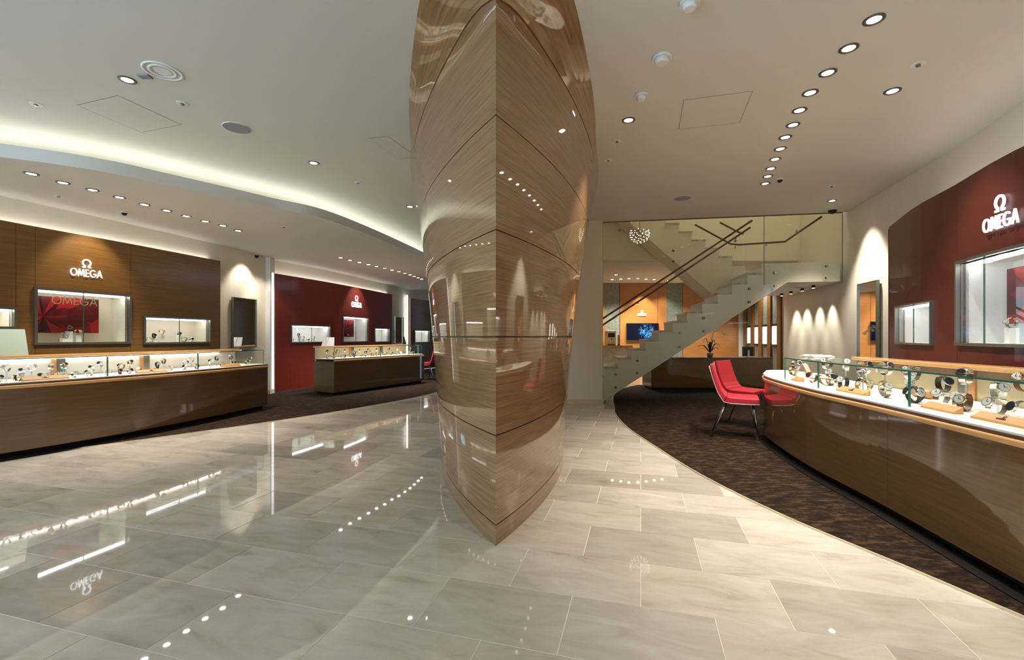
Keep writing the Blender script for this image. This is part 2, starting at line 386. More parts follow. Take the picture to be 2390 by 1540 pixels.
# ---------------------------------------------------------------- walls
def logo_strokes(ch):
    """strokes in a unit-high cell: returns (polylines, width)"""
    arc = lambda a0, a1, cx=.5, cz=.5, r=.46, n=28: [(cx + r * math.cos(math.radians(a0 + (a1 - a0) * i / n)), cz + r * math.sin(math.radians(a0 + (a1 - a0) * i / n))) for i in range(n + 1)]
    return {'O': ([arc(0, 360)], 1.0), 'M': ([[(.06, 0), (.22, 1)], [(.22, 1), (.52, .12)], [(.52, .12), (.84, 1)], [(.84, 1), (.98, 0)]], 1.06),
            'E': ([[(.08, 0), (.08, 1)], [(.08, .94), (.55, .94)], [(.08, .5), (.52, .5)], [(.08, .06), (.55, .06)]], .6),
            'G': ([arc(45, 345), [(.52, .46), (.98, .46)]], 1.02), 'A': ([[(.02, 0), (.42, 1)], [(.42, 1), (.82, 0)], [(.17, .32), (.67, .32)]], .86),
            'W': ([arc(-58, 238, .5, .58, .40), [(.06, .06), (.36, .06)], [(.64, .06), (.94, .06)], [(.70, .06), (.71, .28)], [(.30, .06), (.29, .28)]], 1.0)}[ch]
LX = .72
def strokes_mesh(B, pls, h, ox, oz, t, dep, Mx, sx=1):
    for pl in pls:
        closed = (Vector(pl[0]) - Vector(pl[-1])).length < 1e-4 and len(pl) > 5
        pts = [Vector((ox + x * h * sx, oz + z * h)) for x, z in pl]
        if closed: pts = pts[:-1]
        n = len(pts); L = []; R = []
        for i in range(n):
            a = pts[i - 1] if (closed or i) else pts[i]; c = pts[(i + 1) % n] if (closed or i < n - 1) else pts[i]
            g = (c - a).normalized(); q = Vector((-g.y, g.x)) * t / 2
            L.append(pts[i] + q); R.append(pts[i] - q)
        vs = []
        for y in (0, -dep):
            for i in range(n): vs += [(L[i].x, y, L[i].y), (R[i].x, y, R[i].y)]
        fs = []; m2 = 2 * n
        for i in range(n if closed else n - 1):
            j = (i + 1) % n
            fs += [(2 * i, 2 * j, 2 * j + 1, 2 * i + 1), (m2 + 2 * i, m2 + 2 * i + 1, m2 + 2 * j + 1, m2 + 2 * j), (2 * i, m2 + 2 * i, m2 + 2 * j, 2 * j), (2 * i + 1, 2 * j + 1, m2 + 2 * j + 1, m2 + 2 * i + 1)]
        if not closed: fs += [(0, 1, m2 + 1, m2), (2 * n - 2, 2 * n - 1, m2 + 2 * n - 1, m2 + 2 * n - 2)]
        B.add([Mx @ Vector(v) for v in vs], fs)
def sign(label, loc, rz, h, mt, emblem=True, thick=.10, dep=.012, parent=None, LX=.72):
    """local x = reading direction, -y = towards the reader"""
    t = thing('brand_sign', label, 'sign', loc, rz) if parent is None else parent
    Wd = 0
    for ch in 'OMEGA': Wd += logo_strokes(ch)[1] * h * LX + .09 * h
    x = -Wd / 2 + .05 * h; I = Matrix.Identity(4)
    if parent is not None: I = Matrix.Translation(loc) @ Matrix.Rotation(rz, 4, 'Z')
    for ch in 'OMEGA':
        st, wd = logo_strokes(ch); B = MB(); strokes_mesh(B, st, h, x, 0, h * thick, dep, I, LX); B.build('letter', mt, t); x += wd * h * LX + .09 * h
    if emblem:
        st, wd = logo_strokes('W'); B = MB(); he = h * 1.12; strokes_mesh(B, st, he, -he / 2, h * 1.22, h * .15, dep, I); B.build('emblem', mt, t)
    return t
HOLES = {}
def window(key, c, x0, x1, ytop_px, ybot_px, label, depth=.32, frame=.03, lining='white', bar=True, d=0.0, split=(.5,), xpx=None):
    s0, s1 = sorted((c.px(x0), c.px(x1)))
    if isinstance(ytop_px, tuple): zt, zb = ytop_px[1], ybot_px
    else:
        sm = c.px(xpx if xpx else x0); zt, zb = c.z(sm, ytop_px), c.z(sm, ybot_px)
    HOLES.setdefault(key, []).append((s0, s1, zb, zt))
    mid = c.at((s0 + s1) / 2)
    t = thing('display_window', label, 'display case', (mid.x, mid.y, zb))
    IT = Matrix.Translation((-mid.x, -mid.y, -zb))
    def part(B, name, mt):
        B.v = [tuple(IT @ Vector(v)) for v in B.v]; return B.build(name, mt, t)
    f = frame
    B = MB(); slab(B, c, s0 - f, s1 + f, -.02, .03, zt, zt + f); slab(B, c, s0 - f, s1 + f, -.02, .03, zb - f, zb)
    slab(B, c, s0 - f, s0, -.02, .03, zb, zt); slab(B, c, s1, s1 + f, -.02, .03, zb, zt); part(B, 'frame', M['frame'])
    B = MB(); slab(B, c, s0, s1, -depth - .02, -depth, zb, zt); slab(B, c, s0, s1, -depth, -.01, zb - .02, zb); slab(B, c, s0, s1, -depth, -.01, zt, zt + .02)
    slab(B, c, s0 - .02, s0, -depth, -.01, zb, zt); slab(B, c, s1, s1 + .02, -depth, -.01, zb, zt); part(B, 'lining', M[lining])
    if bar:
        B = MB(); slab(B, c, s0 + .02, s1 - .02, -.10, -.04, zt - .022, zt - .004); part(B, 'light_bar', M['ledw'])
    cuts = [s0] + [s0 + (s1 - s0) * q for q in split] + [s1]
    for a, b2 in zip(cuts[:-1], cuts[1:]):
        B = MB(); slab(B, c, a + .003, b2 - .003, 0, .006, zb, zt); part(B, 'glass_pane', M['glass'])
    for a in cuts[1:-1]:
        B = MB(); slab(B, c, a - .003, a + .003, -.002, .008, zb - .02, zt + .02); part(B, 'glass_joint', M['edge'])
    return s0, s1, zb, zt
# windows on the left brown panelling
W1 = window('L', PANEL_L, 85, 300, 676, 799, 'large lit display window with red poster in the brown left wall', xpx=90, split=(.47,), lining='warmwhite')
W2 = window('L', PANEL_L, 338, 487, 741, 799, 'small lit display window of watches right of the poster window in the brown wall', xpx=338, lining='warmwhite')
W0 = window('L', PANEL_L, -110, 30, 722, 762, 'small lit display window cut by the left edge behind the grey sign', xpx=28, lining='warmwhite')
PT = 2.55
def panels(parent, c, seams, z0, z1, mt, holes=(), th=.04, gap=.004, back=True):
    for a, b2 in zip(seams[:-1], seams[1:]):
        B = MB(); sheet(B, c, a + gap / 2, b2 - gap / 2, z0, z1, -th, 0, holes); B.build('panel', mt, parent)
    if back:
        B = MB(); sheet(B, c, seams[0], seams[-1], z0, z1, -th - .02, -th - .001, holes); B.build('backing', M['seam'], parent)
        B = MB(); slab(B, c, seams[0], seams[-1], -.16, -.002, z1 - .01, z1 + .0); B.build('top_cap', mt, parent)
wl = tagk(empty('wall_left'), 'structure')
sw = [0, PANEL_L.px(37), PANEL_L.px(82), W1[1] + .03, PANEL_L.L]
sw = sorted(set(sw))
panels(wl, PANEL_L, sw, 0.02, PT, M['wood'], HOLES['L'])
sA, sB = 0, WALL_L.px(514)
B = MB(); sheet(B, WALL_L, 5.4, WALL_L.L, 0, SOF, -.1, 0, [(5.6, sB - .02, -1, PT - .05)]); B.build('plaster', M['plaster'], wl)
B = MB(); slab(B, WALL_L, sB, WALL_L.L, 0, .012, 0, .09); B.build('baseboard', M['trim'], wl)
# panelling return at its right end
q0, q1 = PANEL_L.at(PANEL_L.L), WALL_L.at(sB)
# pilaster between mirror wall and red panelling
wr_ = RED_L
B = MB(); c = RED_L
q = RED_L.at(0); 
wl2 = tagk(empty('wall_left_rear'), 'structure'); wl2.name = 'wall_rear_left'
HOLES['RL'] = []
W3 = window('RL', RED_L, 680, 768, 760, 798, 'long lit display window at left in the far red panelling', xpx=682)
W4 = window('RL', RED_L, 800, 857, 739, 797, 'tall lit display window under the sign in the far red panelling', xpx=802)
W5 = window('RL', RED_L, 874, 907, 767, 797, 'small square lit display window at right end of the far red panelling', xpx=876)
panels(wl2, RED_L, sorted({0, RED_L.px(678), RED_L.px(790), RED_L.px(863), RED_L.L}), .02, PT, M['red'], HOLES['RL'])
sB2 = WALL_L2.px(915)
B = MB(); sheet(B, WALL_L2, 0, WALL_L2.L, 0, SOF, -.1, 0, [(.02, sB2, -1, PT - .05), (WALL_L2.px(957), WALL_L2.L, -1, PT - .05)]); B.build('plaster', M['plaster'], wl2)
W6 = window('FL', FAR_L, 968, 1001, 772, 798, 'small lit display window in the farthest brown panelling beside the pillar', xpx=970)
panels(wl2, FAR_L, [0, FAR_L.L], .02, PT, M['wood'], HOLES['FL'])
# pilaster beside the red panelling (white return)
MB().box((-5.34, 9.50, 0), (-5.05, 9.68, SOF)).build('pilaster', M['white'], wl2)
MB().box((-5.30, 9.49, 0), (-5.045, 9.50, .09)).build('baseboard', M['trim'], wl2)
# led strips: on top of panelling and in the recess edges
t = thing('wall_washer', 'light strip on top of the brown panelling below the left soffit', 'light')
B = MB(); slab(B, PANEL_L, .5, PANEL_L.L - .1, -.13, -.09, PT + .002, PT + .012); B.build('strip', M['led'], t)
t = thing('wall_washer', 'light strip on top of the far red panelling', 'light')
B = MB(); slab(B, RED_L, .1, RED_L.L - .1, -.13, -.09, PT + .002, PT + .012); B.build('strip', M['led'], t)
t = thing('edge_light', 'upright light strip between white pilaster and the far red panelling', 'light')
q = RED_L.at(0); MB().box((-5.049, 9.57, .1), (-5.040, 9.63, PT)).build('strip', mat('soft_led', (1, 1, 1), .5, emit=1.6, ecol=(1, .98, 1)), t)
t = thing('edge_light', 'upright light strip left of the farthest brown panelling', 'light')
q = FAR_L.at(0, -.06); MB().box((q.x - .06, q.y - .10, .1), (q.x - .02, q.y - .07, PT + .1)).build('strip', M['led'], t)
# ---------------- right wall
wr = tagk(empty('wall_right'), 'structure')
HOLES['R'] = []
W7 = window('R', PANEL_R, 2240, 2560, 616, 800, 'large lit display window with red poster in the dark red right wall', xpx=2242, split=(.28, .7), depth=.34, frame=.024)
W8 = window('R', PANEL_R, 2096, 2177, 718, 799, 'small lit display window at left of the dark red right wall', xpx=2096, depth=.3, split=(.42,), frame=.018)
panels(wr, PANEL_R, sorted({0, PANEL_R.px(2390) - .4, W7[1] + .05, PANEL_R.L}), .02, PT, M['red2'], HOLES['R'])
B = MB(); sheet(B, WALL_R, 0, WALL_R.px(1826), 0, CEIL + .02, -.1, 0); B.build('plaster', M['plaster'], wr)
B = MB(); sheet(B, WALL_R, WALL_R.px(1966), WALL_R.L, CEIL + .02, 5.6, -.1, 0); B.build('stairwell_plaster', M['plaster'], wr)
B = MB(); vs = [(q.x, q.y) for q in [PANEL_R.at(t, -.03) for t in steps(0, PANEL_R.L, .2)]] + [(q.x - .0, q.y) for q in reversed([WALL_R.at(WALL_R.px(2390 - 25 * k) if 0 else t) for t in steps(4.2, 8.7, .3)])]
B.prism(vs, PT - .02, PT - .002).build('ledge_top', M['plaster'], wr)
q1, q2 = PANEL_R.at(PANEL_R.L, -.02), WALL_R.at(8.75)
B = MB(); B.prism([(q1.x, q1.y), (q1.x + .5, q1.y + .12), (q1.x + .5, q1.y + .16), (q1.x - .01, q1.y + .03)], .02, PT - .02).build('end_panel', M['red2'], wr)
t = thing('wall_washer', 'light strip on the ledge above the dark red right panelling', 'light')
B = MB(); slab(B, PANEL_R, .2, PANEL_R.L - .25, -.30, -.26, PT + .002, PT + .014); B.build('strip', M['led'], t)
# ---------------- rear wood wall, slot wall
wb = tagk(empty('wall_rear'), 'structure')
YB = 13.5
def PX(x, y): return (x - 1195) / F * y
def PZ(yp, y): return EYE + (786 - yp) * y / F
rear = Crv([(-1.9, 19.6), (1.0, 14.4), (PX(1400, YB), YB)], smooth=False, side=-1)
MB().box((-2.0, 18.4, 0), (1.52, 18.5, CEIL)).build('panel', M['wood'], wb)
MB().box((1.52, 13.7, 0), (1.62, 18.5, CEIL)).build('panel', M['wood'], wb)
xs = [1.62, PX(1412, YB), PX(1447, YB), PX(1535, YB), PX(1556, YB), PX(1594, YB), PX(1660, YB), PX(1724, YB)]
for i in range(len(xs) - 1):
    mt = M['greyglass'] if i in (1, 4) else M['rearwood']
    dy = .03 if i in (1, 4) else 0
    MB().box((xs[i] + .004, YB + dy, 0), (xs[i + 1] - .004, YB + .06 + dy, 2.8)).build('panel', mt, wb)
MB().box((PX(1724, YB), YB, 0), (PX(1738, YB), YB + .06, 2.8)).build('white_strip', M['white'], wb)
MB().box((1.6, YB + .1, 0), (7.1, YB + .15, 2.8)).build('backing', M['seam'], wb)
# slotted wall at the right rear: wood posts between grey glass with four lit boxes
sl0, sl1 = WALL_R.px(1826), WALL_R.L
ws = tagk(empty('wall_slotted'), 'structure'); ws.name = 'wall_rear_right'
boxes = [(1747, 1753), (1764, 1771), (1783, 1792), (1805, 1815)]
edges = [1738, 1745, 1755, 1762, 1773, 1781, 1794, 1802, 1817, 1826]
for i in range(len(edges) - 1):
    a, b2 = sorted((WALL_R.px(edges[i]), WALL_R.px(edges[i + 1])))
    is_w = i % 2 == 0
    B = MB(); slab(B, WALL_R, a, b2, -.08, .04 if is_w else 0, 0, 2.8); B.build('wood_post' if is_w else 'glass_panel', M['wood'] if is_w else M['greyglass'], ws)
for k, (a, b2) in enumerate(boxes):
    s0, s1 = sorted((WALL_R.px(a), WALL_R.px(b2))); z0, z1 = 1.02, 1.46
    q = WALL_R.at((s0 + s1) / 2)
    t = thing('light_box', ['farthest', 'second farthest', 'second nearest', 'nearest'][k] + ' of the four narrow lit boxes between wood posts', 'display case', (q.x, q.y, z0))
    IT = Matrix.Translation((-q.x, -q.y, -z0))
    B = MB(); slab(B, WALL_R, s0, s1, .001, .03, z0, z1); B.v = [tuple(IT @ Vector(v)) for v in B.v]; B.build('lit_panel', M['litbox'], t)
    for za, zb_ in ((z0 - .05, z0), (z1, z1 + .05)):
        B = MB(); slab(B, WALL_R, s0 - .02, s1 + .02, .001, .04, za, zb_); B.v = [tuple(IT @ Vector(v)) for v in B.v]; B.build('frame', M['black'], t)
# lower ceiling of the rear room, stairwell walls
cr_ = tagk(empty('ceiling_rear'), 'structure')
MB().prism([(1.62, 9.65), (6.25, 9.65), (7.0, 13.7), (1.62, 13.7)], 2.8, 2.9).build('plaster_field', M['ceiling'], cr_)
wsw = tagk(empty('wall_stairwell'), 'structure')
MB().box((1.5, 9.6, 2.81), (7.0, 9.7, 5.6)).build('upper_wall', M['plaster'], wsw)
MB().box((1.5, 8.25, CEIL + .1), (1.62, 9.6, 5.6)).build('side_wall', M['plaster'], wsw)
MB().box((1.52, 9.7, 0), (1.62, 13.5, 2.8)).build('partition', M['wood'], wsw)
MB().prism([(1.4, 8.3), (5.5, 7.6), (7.2, 7.6), (7.2, 9.8), (1.4, 9.8)], 5.5, 5.6).build('top_ceiling', M['ceiling'], wsw)
MB().prism([(1.4, 8.26), (5.48, 7.58), (7.0, 7.58), (7.0, 7.68), (5.5, 7.68), (1.4, 8.36)], CEIL + .1, 5.6).build('bulkhead', M['plaster'], wsw)
wf = tagk(empty('wall_front_unseen'), 'structure')
MB().box((-2.2, -4.1, 0), (6.5, -4.0, CEIL)).build('plaster', M['plaster'], wf)  # unseen wall, added to keep bright sky out of the counter reflections
# white column
col = tagk(empty('wall_column'), 'structure')
MB().box((.95, 8.12, 0), (1.62, 8.235, CEIL)).build('plaster', M['plaster'], col)
MB().box((.94, 8.105, 0), (1.63, 8.12, .085)).build('baseboard', M['trim'], col)
# ---------------------------------------------------------------- pillar
pil = thing('pillar', 'tall glossy wood-veneered pillar with a sharp front edge in the middle of the hall', 'pillar')
PXc, PYc = -.093, 2.611
def section(z, n=46, inset=0):
    R = 5 + .55 * z + .236 * z * z; al = math.radians(29 + .65 * z); e = math.radians(2)
    out = []; t2 = max(0, (z - 3.0) / .27) ** 2
    Ym = R * (math.sin(al) - math.sin(e)); Wm = R * (math.cos(e) - math.cos(al))
    for i in range(n + 1):
        if i <= 34:
            th = al + (e - al) * (i / 34) ** 1.15; x = R * (math.cos(th) - math.cos(al)); y = R * (math.sin(al) - math.sin(th))
        else:
            u = (i - 34) / (n - 34); x = Wm * (1 - u * u); y = Ym + 1.5 * u
        if t2:
            E = .38 * max(0, 1 - y / 2.4) ** 1.3 * (1 - math.exp(-y / .07)); x += E * t2; y -= .2 * math.exp(-y / .3) * t2
        out.append((max(0, x - inset), y + (inset * 2 if i == 0 else 0) - (inset if i == n else 0)))
    return out
def loft(zs, side, inset, name, mt, parent):
    B = MB(); vs = []; n = 47
    for z in zs:
        for x, y in section(z, inset=inset): vs.append((PXc + side * x, PYc + y, z))
    fs = [(r * n + i, r * n + i + 1, (r + 1) * n + i + 1, (r + 1) * n + i) for r in range(len(zs) - 1) for i in range(n - 1)]
    B.add(vs, fs, True); vs = []; fs = []
    for z in (zs[0], zs[-1]):
        for x, y in section(z, inset=inset): vs.append((PXc + side * x, PYc + y, z))
    m0 = len(vs)
    for z in (zs[0], zs[-1]):
        for x, y in section(z, inset=inset + .018): vs.append((PXc + side * x, PYc + y, z))
    top = n
    fs += [(i, i + 1, m0 + i + 1, m0 + i) for i in range(n - 1)] + [(top + i, top + i + 1, m0 + n + i + 1, m0 + n + i) for i in range(n - 1)]
    B.add(vs, fs, False)
    o = B.build(name, mt, parent)
    return o
levels = [.0, .118, .632, 1.2, 1.817, 2.474, 3.12, CEIL]
for a, b2 in zip(levels[:-1], levels[1:]):
    z0, z1 = a + (.0035 if a > 0 else 0), b2 - (.0035 if b2 < CEIL else 0)
    n = 2 if b2 - a < .2 and b2 < 3.2 else 5 if b2 > 3.2 else 4
    zs = [z0 + (z1 - z0) * k / n for k in range(n + 1)]
    if b2 == 3.12: zs = [z0, 2.6, 2.8, 3.0, 3.03, 3.06, 3.09, z1]
    for sd in (-1, 1): loft(zs, sd, 0.0, 'plinth_panel' if b2 < .2 else 'panel', M['pillar'], pil)
zs = [0, .5, 1.2, 1.8, 2.5, 3.0, 3.05, 3.1, 3.12, 3.13]
for sd in (-1, 1): loft(zs, sd, .012, 'core', M['seam'], pil)
# ---------------------------------------------------------------- ceiling fittings
def fit(px, py, h=CEIL): y = (h - EYE) * F / (786 - py); return Vector(((px - 1195) / F * y, y, h))
ring_me = None
def ringmesh(r, w=.012, n=24):
    B = MB(); vs = []
    for rr, z in ((r, 0), (r, -.006), (r - w, -.006), (r - w, .03)):
        for i in range(n): a = 2 * math.pi * i / n; vs.append((rr * math.cos(a), rr * math.sin(a), z))
    B.add(vs, [(k * n + i, k * n + (i + 1) % n, (k + 1) * n + (i + 1) % n, (k + 1) * n + i) for k in range(3) for i in range(n)], True)
    return B
M['ring'] = mat('dark_lamp_ring', lin((96, 94, 88)), .3, metal=.6)
RM = ringmesh(.062, .02).mesh('trim_ring', M['ring']); LM = MB().cyl((0, 0, -.004), .040, .003, 20).mesh('lens', M['lamp'])
def downlight(p, label, group=None, energy=18, ang=84, r=1, target=None, light=True):
    t = thing('downlight', label, 'ceiling light', p, 0, group)
    for me, nm in ((RM, 'trim_ring'), (LM, 'lens')):
        o = bpy.data.objects.new(nm, me); C.objects.link(o); o.parent = t
        if r != 1: o.scale = (r, r, 1)
    if light: spot((p[0], p[1], p[2] - .03), energy, ang, target=target)
    return t
ORD = ['nearest', 'second', 'third', 'fourth', 'fifth', 'sixth', 'seventh', 'eighth', 'ninth', 'tenth', 'eleventh', 'twelfth', 'thirteenth', 'fourteenth', 'fifteenth']
rr = [(2040, 45), (1981, 112), (1932, 169), (1891, 216), (1866, 257), (1851, 291), (1833, 320), (1821, 347), (1809, 371), (1799, 393), (1792, 411), (1786, 428)]
for i, (x, y) in enumerate(rr):
    downlight(fit(x, y), f'{ORD[i]} downlight of the curved row on the right ceiling' + (', counted from the front' if i else ''), 'downlights over the right counter', 33)
rl = [(73, 405), (147, 426), (216, 443), (279, 460), (337, 477), (389, 491), (435, 504), (479, 516), (520, 526), (556, 538)]
for i, (x, y) in enumerate(rl):
    downlight(fit(x, y, SOF), f'{ORD[i]} downlight in the soffit row above the long left counter' + (', counted from the left' if i else ''), 'downlights over the left counter', 26)
r2 = [(795, 601), (817, 607), (839, 612), (860, 617), (879, 621.5), (898, 625.5), (915, 630), (931, 633.5), (945, 637.5), (957, 641), (967, 644.5), (976, 648), (984, 651)]
for i, (x, y) in enumerate(r2):
    downlight(fit(x, y, SOF), f'{ORD[i]} downlight of the far soffit row above the second left counter' + (', counted from the left' if i else ''), 'downlights over the far left counter', 34)
for x, y, wh in ((2.4, 1.9, 'over the near end of the right counter'), (2.35, 1.2, 'over the right counter beside the viewpoint'), (2.3, .5, 'over the near tip of the right counter'), (1.0, 1.3, 'in front of the pillar to its right'), (1.4, -.6, 'behind the viewpoint on the right'), (-3.6, .6, 'behind the viewpoint on the left')):
    downlight((x, y, CEIL), 'ceiling downlight ' + wh + ', out of view', 'downlights behind the viewpoint', 40)
for x, y, lb_ in [(297, 186, 'lone downlight beside the round air vent at upper left'), (732, 380, 'lone downlight in the middle of the left ceiling'), (957, 482, 'lone downlight on the ceiling just left of the pillar'),
                  (1467, 280, 'lone downlight below two smoke detectors right of the pillar'), (1383, 441, 'lone downlight on the ceiling close to the right side of the pillar'),
                  (2083, 212, 'tilted downlight right of the curved row'), (1942, 468, 'downlight beside the black dome camera above the stair glass')]:
    downlight(fit(x, y), lb_, None, 40 if x < 1195 else 78)
def fitting(kind, px, py, h, label, r):
    p = fit(px, py, h); t = None
    if kind == 'sprinkler':
        t = thing('sprinkler', label, 'sprinkler', p)
        MB().cyl((0, 0, -.006), r, .006, 20).build('cover_plate', M['white'], t); MB().cyl((0, 0, -.018), r * .35, .012, 12).build('head', M['steel'], t)
    elif kind == 'speaker':
        t = thing('ceiling_speaker', label, 'speaker', p)
        MB().cyl((0, 0, -.006), r, .006, 32).build('grille', M['grille'], t); ringmesh(r + .008).build('rim', M['white'], t)
    elif kind == 'detector':
        t = thing('smoke_detector', label, 'smoke detector', p)
        MB().cyl((0, 0, -.02), r, .02, 24).build('base', M['white'], t); MB().cyl((0, 0, -.05), r * .55, .03, 24, r * .85).build('cap', M['white'], t)
        MB().cyl((0, 0, -.024), r * .8, .004, 24).build('slot_ring', M['grille'], t)
    elif kind == 'dome':
        t = thing('dome_camera', label, 'camera', p)
        MB().cyl((0, 0, -.02), r, .02, 24).build('base', M['white'], t)
        B = MB()
        for k in range(4):
            a0, a1 = math.radians(22.5 * k), math.radians(22.5 * (k + 1))
            B.cyl((0, 0, -.02 - r * .8 * math.sin(a1)), r * .85 * max(.05, math.cos(a1)), r * .8 * (math.sin(a1) - math.sin(a0)), 20, r * .85 * math.cos(a0))
        B.build('dome', M['black'], t)
    return t
fitting('speaker', 553, 298, CEIL, 'round grey ceiling speaker on the left ceiling', .12)
fitting('speaker', 1593, 462, CEIL, 'round grey ceiling speaker in front of the staircase', .12)
fitting('detector', 1545, 133, CEIL, 'larger white smoke detector at the top right of the pillar', .07)
fitting('detector', 1497, 221, CEIL, 'smaller white smoke detector above the lone downlight', .055)
fitting('detector', 1610, 4, CEIL, 'white detector cut by the top edge of the view', .06)
for x, y, h, l in [(84, 243, CEIL, 'sprinkler plate near the left edge of the upper ceiling'), (425, 241, CEIL, 'sprinkler plate right of the square ceiling hatch on the left'),
                   (835, 426, CEIL, 'sprinkler plate between two downlights left of the pillar'), (137, 457, SOF, 'sprinkler plate on the left soffit below the downlight row'),
                   (663, 529, SOF, 'sprinkler plate on the soffit between the two downlight rows'), (1440, 329, CEIL, 'sprinkler plate below the lone downlight right of the pillar'),
                   (1420, 373, CEIL, 'lower of two sprinkler plates right of the pillar'), (2143, 149, CEIL, 'sprinkler plate above the tilted downlight at right'),
                   (1941, 434, CEIL, 'sprinkler plate behind the end of the curved downlight row')]:
    fitting('sprinkler', x, y, h, l, .045)
fitting('dome', 1943, 488, CEIL, 'black dome camera above the right end of the stair glass', .075)
fitting('dome', 597, 594, SOF - .005, 'black dome camera where the left soffit meets the wall', .07)
fitting('dome', 1820, 417, CEIL, 'small dome camera right of the last row downlights', .04)
fitting('dome', 290, 494, SOF, 'dark ceiling camera on the left soffit above the brown panelling', .04)
# round vent and small emergency fitting at upper left
p = fit(380, 166); t = thing('air_vent', 'large round white air vent on the left ceiling', 'vent', p)
ringmesh(.135, .02).build('rim', M['white'], t); ringmesh(.095, .02).build('inner_ring', M['white'], t); MB().cyl((0, 0, -.004), .055, .004, 24).build('centre_disc', M['white'], t)
p = fit(338, 177); t = thing('ceiling_sensor', 'small blue-grey rectangular sensor between the vent and downlight', 'sensor', p)
MB().box((-.045, -.03, -.012), (.045, .03, 0)).build('housing', M['grille'], t, .003)
def hatch(pts, h, label):
    P = [fit(x, y, h) for x, y in pts]; t = thing('ceiling_hatch', label, 'hatch', tuple(P[0]))
    c = sum((p for p in P), Vector()) / len(P)
    B = MB(); loops_o = [(p - P[0]) for p in P]; cc = c - P[0]
    inn = [cc + (q - cc) * (1 - .008 / max(.1, (q - cc).length)) for q in loops_o]
    B.prism([(q.x, q.y) for q in loops_o], -.0012, -.0002, hole=[[(q.x, q.y) for q in inn]]).build('joint', M['hatch'], t)
    B = MB(); B.prism([(q.x, q.y) for q in inn], -.0016, -.0002).build('door', M['ceiling'], t)
hatch([(178, 245), (275, 222), (424, 291), (330, 309)], CEIL, 'square access hatch flush in the left ceiling')
hatch([(1595, 233), (1757, 212), (1727, 286), (1583, 302)], CEIL, 'square access hatch flush in the right ceiling')
hatch([(862, 322), (905, 318), (975, 366), (929, 371)], CEIL, 'narrow access hatch flush in the ceiling left of the pillar')
# ---------------------------------------------------------------- watches
def watch_meshes():
    out = {}
    for key, strap in (('steel', M['chrome']), ('gold', M['gold']), ('black', M['leather']), ('brown', M['brownstrap'])):
        B = MB(); R = .031; n = 30; vs = []; W = .009
        a0, a1 = math.radians(-252), math.radians(72)
        for i in range(n + 1):
            a = a0 + (a1 - a0) * i / n; ww = W * (1.15 - .35 * abs(i / n - .5) * 2 * 0)
            for rr, x in ((R, -ww), (R, ww), (R - .003, ww), (R - .003, -ww)):
                vs.append((x, rr * math.cos(a) , rr * math.sin(a) * 1.12))
        fs = [(i * 4 + k, i * 4 + (k + 1) % 4, i * 4 + 4 + (k + 1) % 4, i * 4 + 4 + k) for i in range(n) for k in range(4)]
        B.add(vs, fs, False); out[key] = B.mesh('strap', strap)
    B = MB(); B.cyl((0, -.040, 0), .0175, .010, 20, axis='y'); B.cyl((.017, -.035, 0), .003, .005, 8, axis='x'); out['case_steel'] = B.mesh('case', M['chrome'])
    B = MB(); B.cyl((0, -.040, 0), .0175, .010, 20, axis='y'); B.cyl((.017, -.035, 0), .003, .005, 8, axis='x'); out['case_gold'] = B.mesh('case', M['gold'])
    out['dial_w'] = MB().cyl((0, -.0408, 0), .0148, .001, 20, axis='y').mesh('dial', M['dialw'])
    out['dial_b'] = MB().cyl((0, -.0408, 0), .0148, .001, 20, axis='y').mesh('dial', M['dialb'])
    B = MB(); B.box((-.0009, -.0413, 0), (.0009, -.0408, .010)); B.box((0, -.0413, -.0009), (.0075, -.0408, .0009)); out['hands'] = B.mesh('hands', M['black'])
    return out
WMS = watch_meshes()
STAND = {}
def stand_mesh(h):
    if h not in STAND:
        B = MB(); B.box((-.006, -.003, 0), (.006, .003, h)); B.box((-.014, -.012, 0), (.014, .012, .003)); STAND[h] = B.mesh('stand', M['acryl'])
    return STAND[h]
def link(nm, me, par, loc=(0, 0, 0), rot=(0, 0, 0), s=1):
    o = bpy.data.objects.new(nm, me); C.objects.link(o); o.parent = par; o.location = loc; o.rotation_euler = rot; o.scale = (s,) * 3; return o
def watch(x, y, z, rz, kind, dial, h, label, group, tilt=-.5, s=1.0):
    t = thing('wristwatch', label, 'watch', (x, y, z), rz, group)
    if h > .004: link('stand', stand_mesh(round(h, 3)), t)
    zz = h + .034 * s; rt = (tilt, 0, 0)
    link('strap', WMS[kind], t, (0, 0, zz), rt, s)
    link('case', WMS['case_gold' if kind in ('gold', 'brown') else 'case_steel'], t, (0, 0, zz), rt, s)
    d = link('dial', WMS['dial_' + dial], t, (0, 0, zz), rt, s)
    if s > 1.5: link('hands', WMS['hands'], d)
    return t
